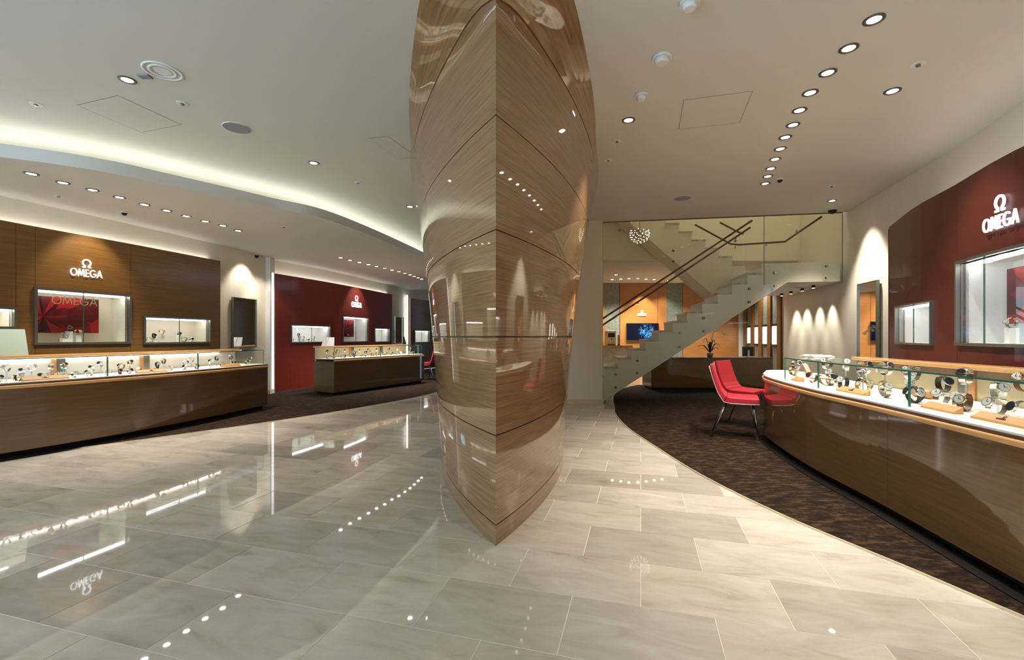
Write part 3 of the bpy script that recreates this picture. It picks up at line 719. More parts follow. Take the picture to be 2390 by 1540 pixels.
# ---------------------------------------------------------------- right counter
def counter(c, s0, s1, width, label, ztop=.745, glass_s=None, joints=(), setback=.07, led=False, kick=.07, posts=(), lining='beige', seams=(), end_over=0, zg=.985):
    q = c.at((s0 + s1) / 2); t = thing('display_counter', label, 'counter', (q.x, q.y, 0))
    IT = Matrix.Translation((-q.x, -q.y, 0))
    def part(B, name, mt, bevel=0):
        B.v = [tuple(IT @ Vector(v)) for v in B.v]; return B.build(name, mt, t, bevel)
    sm = [s0] + list(seams) + [s1]
    for a, b2 in zip(sm[:-1], sm[1:]):
        B = MB(); slab(B, c, a + .0015, b2 - .0015, -.03, 0, kick, ztop - .055, .1); part(B, 'front_panel', M['counter'])
    B = MB(); slab(B, c, s0 + .02, s1 - .02, -width + .03, -.031, kick, ztop - .05, .2); part(B, 'body', M['counter'])
    for a in (s0, s1 - .019): B = MB(); slab(B, c, a, a + .019, -width + .03, -.001, kick, ztop - .055); part(B, 'end_panel', M['counter'])
    B = MB(); slab(B, c, s0 + .03, s1 - .03, -width + .08, -.07, .0, kick, .2); part(B, 'toe_kick', M['kick'])
    B = MB(); slab(B, c, s0 + .02, s1 + .03, -.075, .06, .0075, .014, .1); part(B, 'base_shade_strip', M['kick'])  # flat dark strip modelling the kick edge and soft shadow along the counter foot
    B = MB(); slab(B, c, s0 - .01, s1 + .012, -.02, .018, ztop - .055, ztop - .022, .1); part(B, 'nosing', M['nosing'], .008)
    B = MB(); slab(B, c, s0, s1, -width + .03, .004, ztop - .022, ztop - .004, .1); part(B, 'top_rail', M['darkwood'])
    B = MB(); slab(B, c, s0 + .004, s1 - .004, -width + .06, -.006, ztop - .004, ztop + .006, .1); part(B, 'deck', M['deck'])
    g0, g1 = glass_s or (s0 + .05, s1 - .03)
    # rear ledge and inner back panels
    B = MB(); slab(B, c, g0, s1 if not glass_s else g1, -width - .06, -width + .10, zg - .012, zg + .016, .1); part(B, 'rear_ledge', M['nosing'], .004)
    B = MB(); slab(B, c, g0, g1, -width, -width + .04, .3, zg - .012, .2); part(B, 'rear_panel', M[lining])
    for a in posts:
        B = MB(); slab(B, c, a, a + .05, -width + .04, -width + .056, ztop, zg - .012); part(B, 'rear_post', M['plaque'])
        B = MB(); slab(B, c, a + .055, a + .14, -width + .04, -width + .05, ztop, zg - .012); part(B, 'mirror_strip', M['frame'])
    js = [g0] + list(joints) + [g1]
    for a, b2 in zip(js[:-1], js[1:]):
        B = MB(); slab(B, c, a + .004, b2 - .004, -setback - .008, -setback, ztop + .006, zg - .010, .1); part(B, 'front_glass', M['glass'])
        B = MB(); slab(B, c, a + .002, b2 - .002, -width + .10, -setback - .002, zg - .010, zg, .1); part(B, 'top_glass', M['glass'])
        B = MB(); slab(B, c, a + .002, b2 - .002, -setback - .002, -setback + .001, zg - .010, zg, .1); part(B, 'top_glass_edge', M['edge'])
        B = MB(); slab(B, c, a + .002, a + .006, -setback - .009, -setback + .001, ztop + .006, zg - .01); slab(B, c, b2 - .006, b2 - .002, -setback - .009, -setback + .001, ztop + .006, zg - .01)
        part(B, 'glass_edge', M['edge'])
    for a in (g0, g1):
        B = MB(); slab(B, c, a - .004, a + .004, -width + .06, -setback - .01, ztop + .006, zg - .012, .2); part(B, 'end_glass', M['glass'])
    if led:
        B = MB(); slab(B, c, g0 + .05, g1 - .35, -width + .062, -width + .076, zg - .030, zg - .018, .1); part(B, 'light_strip', M['ledb'])
    return t
sR = lambda px: CTR_R.px(px)
gl_end = sR(1812)
W_R = .78
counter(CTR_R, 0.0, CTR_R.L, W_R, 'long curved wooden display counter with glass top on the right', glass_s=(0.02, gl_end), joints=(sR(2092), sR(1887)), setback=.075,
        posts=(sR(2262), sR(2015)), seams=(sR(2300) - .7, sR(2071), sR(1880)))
# rounded white-topped nose of the counter with a dark leg
t = thing('counter_end_table', 'rounded white-topped end table joined to the far end of the right counter', 'table', (3.3, 5.9, 0))
e0 = CTR_R.at(CTR_R.L, .0); e1 = CTR_R.at(CTR_R.L, -W_R + .06)
nose = Crv([(e0.x, e0.y), (3.30, 5.93), (3.45, 6.15), (3.62, 6.2), (3.76, 6.02), (e1.x, e1.y)], side=1)
np_ = [(q.x - 3.3, q.y - 5.9) for q in nose.p]
MB().prism(np_, .690, .741).build('edge_band', M['darkwood'], t)
MB().prism([(x * .985, y * .985) for x, y in np_], .741, .75).build('top', M['deck'], t)
MB().cyl((.2, .15, 0), .025, .69, 16).build('leg', M['black'], t)
# left counters
sL = lambda px: CTR_L.px(px)
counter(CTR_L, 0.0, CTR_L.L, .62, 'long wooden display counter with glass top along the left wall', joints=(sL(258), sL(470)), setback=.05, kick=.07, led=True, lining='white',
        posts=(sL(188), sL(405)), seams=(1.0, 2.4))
CTR_L2 = Crv([(-3.62, 9.26), (-2.95, 10.6), (-2.30, 11.9)], side=-1)
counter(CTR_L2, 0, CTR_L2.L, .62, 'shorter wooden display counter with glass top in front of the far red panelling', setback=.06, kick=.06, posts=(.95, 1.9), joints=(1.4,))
# clusters of watches
def cluster(c, s, d, z, rz_to_cam, n, name, group, seed, s_=1.0, ht=(.0, .05, .09)):
    rnd = random.Random(seed)
    lay = {4: [(-.075, .03, 0), (-.02, -.03, 1), (.035, .0, 2), (.085, .035, 0)], 5: [(-.10, .03, 0), (-.05, -.035, 1), (.0, .01, 0), (.04, -.045, 2), (.10, .02, 0)],
           3: [(-.06, .02, 0), (0, -.03, 2), (.06, .02, 0)], 2: [(-.04, 0, 0), (.04, -.01, 1)]}[n]
    pos = ['leftmost', 'rear', 'middle', 'raised', 'rightmost'] if n == 5 else ['leftmost', 'rear', 'raised', 'rightmost'] if n == 4 else ['left', 'raised', 'right'] if n == 3 else ['low', 'raised']
    for k, (du, dd, lv) in enumerate(lay):
        kind = rnd.choice(['steel', 'steel', 'steel', 'steel', 'steel', 'gold', 'black', 'brown']); dial = rnd.choice(['w', 'b'])
        dirr = -1 if c.side == -1 and False else 1
        u = du * s_ * 1.1
        q = c.at(s + u * (1 if c.side == -1 else -1), d + dd * s_)
        yaw = math.atan2(q.x, q.y) * -1 + rnd.choice([-1, 1]) * rnd.uniform(.2, 1.1)
        col_ = {'steel': 'steel-bracelet', 'gold': 'gold-bracelet', 'black': 'black-strap', 'brown': 'brown-strap'}[kind]
        watch(q.x, q.y, z, yaw, kind, dial, ht[lv] * s_, f'{col_} watch, {pos[k]} in the {name}', group, tilt=rnd.uniform(-.7, -.3), s=s_)
deckz = .752
for k, (px, dd, n, nm) in enumerate([(2335, -.34, 5, 'nearest cluster on the right counter'), (2205, -.32, 5, 'second nearest cluster on the right counter'), (2115, -.28, 4, 'cluster just behind the double glass joint, right counter'),
                                 (2050, -.36, 3, 'cluster left of the double glass joint, right counter'), (2005, -.30, 4, 'third cluster from the far end of the right counter'), (1960, -.32, 3, 'second cluster from the far end, right counter'),
                                 (1925, -.30, 4, 'cluster right of the farthest glass joint, right counter'), (1852, -.3, 2, 'pair at the far end of the right counter')]):
    cluster(CTR_R, CTR_R.px(px, dd), dd, deckz, 0, n, nm, 'watches in the right counter', 40 + k, 1.6)
for k, (px, n, nm) in enumerate([(18, 3, 'first cluster at the left edge of the long left counter'), (62, 4, 'second cluster from the left, long left counter'), (122, 3, 'third cluster from the left, long left counter'), (152, 3, 'fourth cluster from the left, long left counter'),
                                 (224, 4, 'fifth cluster from the left, long left counter'), (300, 5, 'sixth cluster from the left, long left counter'), (375, 4, 'seventh cluster from the left, long left counter'),
                                 (440, 4, 'eighth cluster from the left, long left counter'), (500, 4, 'ninth cluster from the left, long left counter'), (543, 3, 'tenth cluster from the left, long left counter'), (580, 2, 'last pair at the right end of the long left counter')]):
    cluster(CTR_L, CTR_L.px(px, -.2), -.2, deckz, 0, n, nm, 'watches in the long left counter', 70 + k, 1.05)
for k, (px, n) in enumerate([(765, 3), (786, 4), (808, 3), (832, 4), (858, 4), (882, 3), (904, 4), (930, 3), (958, 3)]):
    cluster(CTR_L2, CTR_L2.px(px, -.2), -.2, deckz, 0, n, f'{["first","second","third","fourth","fifth","sixth","seventh","eighth","ninth"][k]} cluster from the left, far left counter', 'watches in the far left counter', 90 + k, 1.15)
# wooden plaques on the decks
def plaque(c, s, d, L, label, logo=False):
    q = c.at(s, d); a = c.ang(s) + (0 if c.side == -1 else math.pi)
    t = thing('name_plaque', label, 'plaque', (q.x, q.y, deckz), a)
    B = MB(); B.add([(-L / 2, -.025, 0), (L / 2, -.025, 0), (L / 2, .03, 0), (-L / 2, .03, 0), (-L / 2, -.02, .012), (L / 2, -.02, .012), (L / 2, .03, .04), (-L / 2, .03, .04)],
                    [(0, 3, 2, 1), (4, 5, 6, 7), (0, 1, 5, 4), (1, 2, 6, 5), (2, 3, 7, 6), (3, 0, 4, 7)])
    B.build('block', M['plaque'], t)
    if logo:
        B = MB(); Mx = Matrix.Translation((0, -.008, .0195)) @ Matrix.Rotation(math.radians(-62), 4, 'X')
        h = .011; x = -.033
        for ch in 'OMEGA':
            st, wd = logo_strokes(ch); strokes_mesh(B, st, h, x, 0, h * .18, .002, Mx); x += wd * h * 1.12
        st, wd = logo_strokes('W'); strokes_mesh(B, st, .018, -.012, .014, .003, .002, Mx)
        B.build('lettering', M['seam'], t)
plaque(CTR_R, CTR_R.px(2335, -.14), -.15, .34, 'wooden plaque with the small engraved emblem at front of the right counter', True)
plaque(CTR_R, CTR_R.px(2190, -.14), -.15, .26, 'thin wooden plaque below the second watch cluster, right counter')
plaque(CTR_R, CTR_R.px(1985, -.14), -.15, .34, 'wooden plaque in the middle glass section of the right counter', True)
plaque(CTR_R, CTR_R.px(1858, -.14), -.15, .20, 'wooden plaque in the farthest glass section of the right counter')
plaque(CTR_L, CTR_L.px(108, -.1), -.10, .36, 'wooden plaque at the left of the long left counter', True)
plaque(CTR_L, CTR_L.px(355, -.1), -.10, .36, 'wooden plaque in the middle of the long left counter', True)
plaque(CTR_L, CTR_L.px(540, -.1), -.10, .34, 'wooden plaque near the right end of the long left counter')
# small wooden bench riser at the rear of the right counter
q = CTR_R.at(CTR_R.px(2155, -.5), -.5)
t = thing('display_roll', 'pale wooden roll lying behind the watches in the right counter', 'display roll', (q.x, q.y, deckz), CTR_R.ang(CTR_R.px(2155)))
MB().cyl((-.09, 0, .03), .03, .18, 20, axis='x').build('roll', M['plaque'], t)
# ---------------------------------------------------------------- signs and posters
def on_curve(c, s, z, d=.01):
    q = c.at(s, d); return (q.x, q.y, z), (c.ang(s) if c.side == -1 else c.ang(s) + math.pi)
s_ = PANEL_L.px(200); p, a = on_curve(PANEL_L, s_, PANEL_L.z(s_, 646)); sign('white glowing emblem and lettering above the poster window on the brown left wall', p, a, .098, M['sign'])
spot((PANEL_L.at(s_, .45).x, PANEL_L.at(s_, .45).y, SOF - .02), 26, 75, target=(p[0], p[1], p[2] - .1), color=(1, .86, .66))
s_ = RED_L.px(831); p, a = on_curve(RED_L, s_, RED_L.z(s_, 717)); sign('small white glowing lettering on the far red panelling', p, a, .135, M['sign'], thick=.18)
spot((RED_L.at(s_, .5).x, RED_L.at(s_, .5).y, SOF - .02), 26, 75, target=(p[0], p[1], p[2] - .1), color=(1, .9, .75))
s_ = PANEL_R.px(2341); p, a = on_curve(PANEL_R, s_, PANEL_R.z(s_, 532)); sign('white glowing emblem and lettering on the dark red right wall', p, a, .105, M['sign'])
sign('small white glowing lettering above the television on the rear wood wall', (PX(1499, YB - .05), YB - .012, PZ(737, YB)), 0, .07, M['sign'], thick=.2)
spot((PX(1499, YB), YB - .6, 2.78), 60, 60, target=(PX(1499, YB), YB, 1.7), color=(1, .85, .65))
def poster(c, s0, s1, z0, z1, d, label, cx, cz, text_h, mname):
    t0 = c.at((s0 + s1) / 2, d); q0, q1 = c.at(s0, d), c.at(s1, d); Wd = (q1 - q0).length
    a = math.atan2((q1 - q0).y, (q1 - q0).x) + (0 if c.side == -1 else math.pi)
    t = thing('poster', label, 'poster', (t0.x, t0.y, z0), a)
    MB().box((-Wd / 2, 0, 0), (Wd / 2, .012, z1 - z0)).build('print', poster_mat(mname, cx * Wd, cz * (z1 - z0)), t)
    if text_h: sign('', (Wd * .14, -.002, (z1 - z0) * .80), 0, text_h, M['brass'], emblem=False, thick=.1, dep=.004, parent=t, LX=1.0)
    return t
a0, a1, zb, zt = W1
poster(PANEL_L, a0 + .04, a0 + (a1 - a0) * .78, zb + .12, zt - .055, -.24, 'red poster with facets and brass lettering in the left window', -.3, .45, .105, 'poster_left')
a0, a1, zb, zt = W4
poster(RED_L, a0 + .03, a0 + (a1 - a0) * .72, zb + .12, zt - .06, -.22, 'small dark red poster inside the tall window of the red panelling', 0, .5, 0, 'poster_far')
a0, a1, zb, zt = W7
s2382 = PANEL_R.px(2352, -.28)
poster(PANEL_R, max(.1, s2382 - .62), s2382, zb + .16, zt - .07, -.28, 'dark red poster inside the large window of the right wall', .1, .45, 0, 'poster_right')
# watches and white plinths in the windows
def in_window(c, Wn, items, prefix, group, lining='white'):
    a0, a1, zb, zt = Wn
    for k, (f, hh, bl) in enumerate(items):
        s = a0 + (a1 - a0) * f; q = c.at(s, -.13); ang = c.ang(s) + (0 if c.side == -1 else math.pi)
        if bl:
            t = thing('plinth_block', f'white block under the {["first","second","third","fourth","fifth","sixth"][k]} watch, {prefix}', 'plinth', (q.x, q.y, zb), ang)
            MB().box((-.03, -.03, 0), (.03, .03, hh)).build('block', M['white'], t, .002)
        kk = ['steel', 'black', 'gold', 'steel', 'brown', 'steel'][k % 6]
        watch(q.x, q.y, zb + (hh if bl else 0), ang + .3 * (-1) ** k, kk, 'wb'[k % 2], 0 if bl else hh, f'{ {"steel":"steel","black":"black-strap","gold":"gold","brown":"brown-strap"}[kk]} wristwatch, {["first","second","third","fourth","fifth","sixth"][k]} from the left, {prefix}', group, tilt=-.25, s=1.2)
in_window(PANEL_L, W1, [(.34, .05, 1), (.39, .14, 1), (.48, .09, 1)], 'poster window in the left wall', 'watches in the left windows')
in_window(PANEL_L, W2, [(.15, .0, 0), (.22, .06, 1), (.33, .12, 1), (.60, .09, 1), (.68, .0, 0), (.80, .0, 0)], 'small window of the brown left wall', 'watches in the left windows')
in_window(RED_L, W3, [(.12, .0, 0), (.28, .12, 1), (.38, .06, 1), (.52, .0, 0), (.66, .06, 1)], 'long window of the far red panelling', 'watches in the far windows')
in_window(RED_L, W4, [(.2, .05, 1), (.35, .12, 1)], 'tall window of the far red panelling', 'watches in the far windows')
q = W7
in_window(PANEL_R, (PANEL_R.px(2330, -.13), PANEL_R.px(2400, -.13), q[2], q[3]), [(.5, .12, 1)], 'large window of the right wall', 'watches in the right window')
in_window(PANEL_R, W8, [(.12, .0, 0)], 'small window of the right wall', 'watches in the right window')
# ---------------------------------------------------------------- mirrors
def mirror(c, x0, x1, z0, z1, label, d=.0, f=.012):
    s0, s1 = sorted((c.px(x0), c.px(x1))); q0, q1 = c.at(s0, d), c.at(s1, d); Wd = (q1 - q0).length
    m0 = (q0 + q1) / 2; a = math.atan2((q1 - q0).y, (q1 - q0).x) + (0 if c.side == -1 else math.pi)
    t = thing('wall_mirror', label, 'mirror', (m0.x, m0.y, z0), a)
    MB().box((-Wd / 2, -.012, 0), (Wd / 2, .015, z1 - z0)).build('mirror_glass', M['mirror'], t)
    B = MB(); h = z1 - z0
    B.box((-Wd / 2 - f, -.03, -f), (-Wd / 2, .015, h + f)); B.box((Wd / 2, -.03, -f), (Wd / 2 + f, .015, h + f)); B.box((-Wd / 2, -.03, h), (Wd / 2, .015, h + f)); B.box((-Wd / 2, -.03, -f), (Wd / 2, .015, 0))
    B.build('frame', M['frame'], t)
s_ = WALL_L.px(565); mirror(WALL_L, 539, 592, 1.0, WALL_L.z(s_, 697), 'tall framed mirror on the white wall between brown and red panelling', .035, .008)
s_ = WALL_R.px(2034); mirror(WALL_R, 2012, 2056, .85, WALL_R.z(s_, 660), 'tall framed mirror on the curved right wall beside the red panelling', .035)
s_ = WALL_L2.px(928); mirror(WALL_L2, 919, 938, 1.0, WALL_L2.z(s_, 740), 'narrow mirror on the white wall at the end of the far red panelling', .035)
s_ = WALL_L.px(565); q = WALL_L.at(s_, .35); spot((q.x, q.y, SOF - .03), 22, 80, target=(WALL_L.at(s_).x, WALL_L.at(s_).y, 1.7))
s_ = WALL_R.px(2034); q = WALL_R.at(s_, .5); spot((-4.6, 8.95, SOF - .03), 20, 70, target=(-5.15, 9.5, 1.2)); spot((q.x, q.y, CEIL - .03), 44, 66, target=(WALL_R.at(s_).x, WALL_R.at(s_).y, 1.7))
# ---------------------------------------------------------------- staircase
st = thing('staircase', 'white staircase with stepped stringer rising to a landing at the right rear', 'staircase')
def SP(x, y=None, off=0):
    k = (x - 1195) / F; Y = (8.22 + .2745) / (1 + .1684 * k); X = k * Y
    return (X, Y, EYE + (786 - y) * Y / F) if y is not None else (X, Y)
g = Vector((5.49 - 1.63, 7.57 - 8.22)).normalized(); nn = Vector((-g.y, g.x))   # nn points away from the camera
RISE = .164; z_t = [RISE * (k + 1) for k in range(14)]
tx = [1310, 1343, 1377, 1410, 1442, 1474, 1507, 1538, 1571, 1604.6, 1640.6, 1676.6, 1710, 1746, 1782]
o0 = Vector(SP(1310)); 
def U(px): q = Vector(SP(px)); return (q - o0).dot(g)
ub = [U(x) for x in tx]; zl = RISE * 15
zbot = lambda u: max(0, (u - U(1402)) * .585)
uL = U(1965)
prof = [(ub[0], 0)]
for k in range(14): prof += [(ub[k], z_t[k]), (ub[k + 1], z_t[k])]
prof += [(ub[14], zl), (uL, zl), (uL, 2.13), (U(1841), 2.13), (U(1402), 0.0)]
Mst = Matrix(((g.x, nn.x, 0, o0.x), (g.y, nn.y, 0, o0.y), (0, 0, 1, 0), (0, 0, 0, 1)))
def upright(poly, y0, y1):
    B = MB(); B.prism(poly, y0, y1)
    B.v = [tuple(Mst @ Vector((x, z, y))) for x, y, z in B.v]; return B
prof_ok = prof
upright(prof_ok, .05, .10).build('stringer', M['white'], st)
upright(prof_ok, .92, .97).build('stringer', M['white'], st)
for k in range(14):
    B = MB(); B.box((ub[k] - .01, .04, z_t[k] - .03), (ub[k + 1] + .005, .98, z_t[k] + .005), Mst); B.build('tread', M['stone'], st)
    B = MB(); B.box((ub[k], .10, z_t[k] - RISE), (ub[k] + .02, .92, z_t[k] - .03), Mst); B.build('riser', M['white'], st)
# sloping soffit below the treads
B = MB(); B.add([Mst @ Vector(v) for v in [(U(1402), .1, .01), (U(1841), .1, 2.13), (U(1841), .92, 2.13), (U(1402), .92, .01), (U(1402) - .05, .1, .05), (U(1841) - .05, .1, 2.17), (U(1841) - .05, .92, 2.17), (U(1402) - .05, .92, .05)]],
                [(0, 1, 2, 3), (7, 6, 5, 4), (0, 4, 5, 1), (1, 5, 6, 2), (2, 6, 7, 3), (3, 7, 4, 0)]); B.build('underside', M['white'], st)
# landing
la = thing('stair_landing', 'white landing slab of the staircase reaching the curved right wall', 'landing')
pl = [(Mst @ Vector((U(1790), .1, 0))).xy, (Mst @ Vector((uL - .02, .1, 0))).xy]
pl = [tuple(v) for v in pl] + [(5.6, 7.9), (5.9, 9.0), (6.12, 10.2), (5.6, 10.4), (4.85, 10.1), (4.35, 9.0)]
MB().prism(pl, 2.13, 2.4).build('slab', M['white'], la)
for k, px in enumerate([1860, 1884, 1914, 1943]):
    sw_ = WALL_R.px(px); wq = WALL_R.at(sw_); lq = WALL_R.at(sw_ , .3); lx, ly = lq
    tt = thing('downlight', f'{["first","second","third","fourth"][k]} small black spotlight from the left under the stair landing', 'ceiling light', (lx, ly, 2.13), 0, 'spots under the landing')
    MB().cyl((0, 0, -.05), .03, .05, 16).build('housing', M['black'], tt); MB().cyl((0, 0, -.052), .022, .003, 16).build('lens', M['lamp'], tt)
    spot((lx, ly, 2.07), 26, 58, .9, target=(wq.x, wq.y, 1.15), color=(1, .96, .86), r=.02)
# glass balustrade panels up to the ceiling
gb = thing('glass_screen', 'tall clear glass screen in front of the staircase from floor to ceiling', 'glass screen')
gx = [1407, 1735, 1783, 1966]
for a, b2 in zip(gx[:-1], gx[1:]):
    ua, ub_ = U(a) + .004, U(b2) - .004
    lowa, lowb = max(.02, (ua - U(1402)) * .585 - .03), (ub_ - U(1402)) * .585 - .03
    if a >= 1783: lowa = lowb = 2.09
    upright([(ua, min(lowa, 2.09)), (ub_, min(lowb, 2.09)), (ub_, CEIL - .005), (ua, CEIL - .005)], -.01, 0).build('glass_panel', M['stairglass'], gb)
for a in (1407, 1783, 1966):
    B = MB(); B.box((U(a) - .003, -.012, 2.09 if a > 1500 else .02), (U(a) + .003, .002, CEIL - .005), Mst); B.build('glass_edge', M['edge2'], gb)
B = MB(); B.box((U(1407), -.02, CEIL - .012), (U(1966), .015, CEIL - .001), Mst); B.build('head_channel', M['rail'], gb)
bolts = [(1488, 842), (1487, 871), (1437, 874), (1437, 904), (1587, 777), (1587, 809), (1642, 742), (1642, 773), (1749, 674), (1749, 705), (1809, 636), (1809, 667), (1930, 621), (1930, 648)]
bm_ = MB().cyl((0, 0, 0), .022, .04, 14, axis='y').mesh('bolt', M['steel'])
for x, y in bolts:
    q = SP(x, y); o = bpy.data.objects.new('bolt', bm_); C.objects.link(o); o.parent = gb; o.location = (q[0], q[1] - .02, q[2])
# handrail, with its reflection in the glass modelled as a lower rail
hr = thing('handrail', 'dark wood handrail rising along the stair glass, its reflection modelled as a second rail', 'handrail')
for (xa, ya), (xb, yb) in (((1400, 748), (1752, 517)), ((1400, 763), (1748, 533))):
    a, b2 = Vector(SP(xa, ya)), Vector(SP(xb, yb)); off = Vector((nn.x, nn.y, 0)) * -.07
    MB().tube([a + off, b2 + off], .017, 10).build('rail', M['rail'], hr)
for x, y in ((1437, 735), (1489, 703), (1573, 646), (1716, 556)):
    q = Vector(SP(x, y)); B = MB(); B.tube([q + Vector((nn.x, nn.y, 0)) * -.06, q + Vector((0, 0, -.04)) - Vector((nn.x, nn.y, 0)) * .005], .008, 8); B.build('bracket', M['steel'], hr)
# second flight behind, rising to the left
s2 = thing('upper_stair_flight', 'upper stair flight rising to the left behind the glass screen', 'staircase')
Y0, Y1 = 8.98, 9.55
prof2 = []; X = 4.6; z = 2.13
n2 = 11; run = .262
top = [(4.75, 2.46)]
for k in range(n2): top += [(4.6 - run * k, 2.46 + RISE * (k + 1)), (4.6 - run * (k + 1), 2.46 + RISE * (k + 1))]
top[0] = (4.6, 2.46)
xe = 4.6 - run * n2; ze = 2.46 + RISE * n2
p2 = top + [(xe, ze - .28), (4.0, 2.0), (4.6, 2.0)]
for ya, yb in ((Y0, Y0 + .05), (Y1 - .05, Y1)):
    B = MB(); B.prism(p2, ya, yb); B.v = [(x, z, y) for x, y, z in B.v]; B.build('stringer', M['plaster'], s2)
for k in range(n2):
    MB().box((4.6 - run * (k + 1) - .01, Y0 - .01, 2.46 + RISE * (k + 1) - .03), (4.6 - run * k + .01, Y1, 2.46 + RISE * (k + 1) + .004)).build('tread', M['stone'], s2)
B = MB(); B.add([(xe, Y0 + .051, ze - .27), (4.0, Y0 + .051, 2.01), (4.0, Y1 - .051, 2.01), (xe, Y1 - .051, ze - .27), (xe, Y0 + .051, ze - .22), (4.0, Y0 + .051, 2.06), (4.0, Y1 - .051, 2.06), (xe, Y1 - .051, ze - .22)], [(0, 1, 2, 3), (7, 6, 5, 4), (0, 4, 5, 1), (1, 5, 6, 2), (2, 6, 7, 3), (3, 7, 4, 0)])
B.build('underside', M['plaster'], s2)
bm2 = MB().cyl((0, 0, 0), .022, .03, 14, axis='y').mesh('bolt', M['steel'])
for x, y in ((1446, 537), (1572, 585), (1572, 610), (1717, 562)):
    q = (PX(x, 8.95), 8.95, PZ(y, 8.95)); o = bpy.data.objects.new('bolt', bm2); C.objects.link(o); o.parent = s2; o.location = (q[0], 8.95, q[2])
# upper handrails seen through the glass
h2 = thing('handrail', 'dark handrail running down to the landing, level, then up to the right wall', 'handrail')
pts = [(1622, 524, 8.9), (1705, 569, 8.9), (1725, 571, 8.8), (1832, 564, 8.3), (1918, 505, 7.75)]
MB().tube([(PX(x, d), d, PZ(y, d)) for x, y, d in pts], .018, 10).build('rail', M['rail'], h2)
for x, y, d in ((1790, 568, 8.5), (1860, 536, 8.1), (1717, 573, 8.85)):
    MB().tube([(PX(x, d), d, PZ(y, d)), (PX(x, d), d + .03, PZ(y + 6, d))], .01, 8).build('bracket', M['steel'], h2)
h3 = thing('handrail', 'short dark handrail crossing behind the top of the main stair rail', 'handrail')
MB().tube([(PX(x, d), d, PZ(y, d)) for x, y, d in [(1680, 519, 9.3), (1722, 541, 9.3), (1735, 546, 9.3)]], .018, 10).build('rail', M['rail'], h3)
# chandelier
ch = thing('chandelier', 'round chandelier of many small lights hanging in the stairwell', 'chandelier', (PX(1493, 8.6), 8.6, PZ(547, 8.6)))
B = MB()
for i in range(90):
    zz = -1 + 2 * (i + .5) / 90; rr_ = math.sqrt(max(0, 1 - zz * zz)); a = i * 2.39996; x, y, z = .18 * rr_ * math.cos(a), .18 * rr_ * math.sin(a), .17 * zz
    if zz < .45: B.cyl((x, y, z), .0062, .013, 6)
o = B.build('bulbs', mat('bulb', (1, 1, 1), .5, emit=3.5, ecol=(1, .93, .8)), ch); o['kind'] = 'stuff'
MB().tube([(0, 0, -.02), (0, 0, 1.2)], .006, 8).build('cord', M['steel'], ch); MB().cyl((0, 0, .05), .06, .03, 20).build('canopy', M['steel'], ch)
# ---------------------------------------------------------------- rear room contents
t = thing('television', 'wall television showing a blue glowing watch movement on the rear wood wall', 'television', (PX(1500, YB - .06), YB - .06, PZ(794, YB)))
wd, hh = PX(1538, YB) - PX(1463, YB), (794 - 754) * YB / F
MB().box((-wd / 2, 0, 0), (wd / 2, .05, hh)).build('housing', M['black'], t, .004)
m = mat('tv_screen', (0, 0, 0), .35, spec=.1); b_ = m.node_tree.nodes['Principled BSDF']
tc = nd(m, 'ShaderNodeTexCoord'); mp = nd(m, 'ShaderNodeMapping'); mp.inputs['Location'].default_value = (-.12, 0, -hh / 2); lk(m, tc.outputs['Object'], mp.inputs[0])
ln = nd(m, 'ShaderNodeVectorMath', operation='LENGTH'); lk(m, mp.outputs[0], ln.inputs[0])
nz = nd(m, 'ShaderNodeTexNoise'); nz.inputs['Scale'].default_value = 9; nz.inputs['Detail'].default_value = 3; nz.inputs['Distortion'].default_value = 2; lk(m, mp.outputs[0], nz.inputs['Vector'])
r1 = nd(m, 'ShaderNodeValToRGB'); e = r1.color_ramp.elements; e[0].position = .16; e[0].color = (1, 1, 1, 1); e[1].position = .27; e[1].color = (0, 0, 0, 1); lk(m, ln.outputs['Value'], r1.inputs[0])
r3 = nd(m, 'ShaderNodeValToRGB'); e = r3.color_ramp.elements; e[0].position = .45; e[0].color = (0, .003, .03, 1); e[1].position = .62; e[1].color = (.12, .42, 1, 1); lk(m, nz.outputs['Fac'], r3.inputs[0])
mx = nd(m, 'ShaderNodeMix', data_type='RGBA'); mx.inputs[6].default_value = (.004, .006, .025, 1); lk(m, r1.outputs[0], mx.inputs[0]); lk(m, r3.outputs[0], mx.inputs[7])
lk(m, mx.outputs[2], b_.inputs['Emission Color']); b_.inputs['Emission Strength'].default_value = 1.6
MB().box((-wd / 2 + .02, -.004, .02), (wd / 2 - .02, -.0005, hh - .02)).build('screen', m, t)
# reception desk
D = 10.28
t = thing('reception_desk', 'low dark wooden reception desk behind the red chairs', 'desk', (PX(1660, D), D, 0))
x0, x1 = PX(1520, D) - PX(1660, D), PX(1802, D) - PX(1660, D)
MB().box((x0, 0, .05), (x1, .03, .70)).build('front_panel', M['counter'], t); MB().box((x0, .03, .05), (x0 + .03, .7, .70)).build('side_panel', M['counter'], t); MB().box((x1 - .03, .03, .05), (x1, .7, .70)).build('side_panel', M['counter'], t)
MB().box((x0 - .01, -.01, .70), (x1 + .01, .72, .735)).build('top', M['darkwood'], t, .004); MB().box((x0 + .04, .05, 0), (x1 - .04, .66, .05)).build('toe_kick', M['kick'], t)
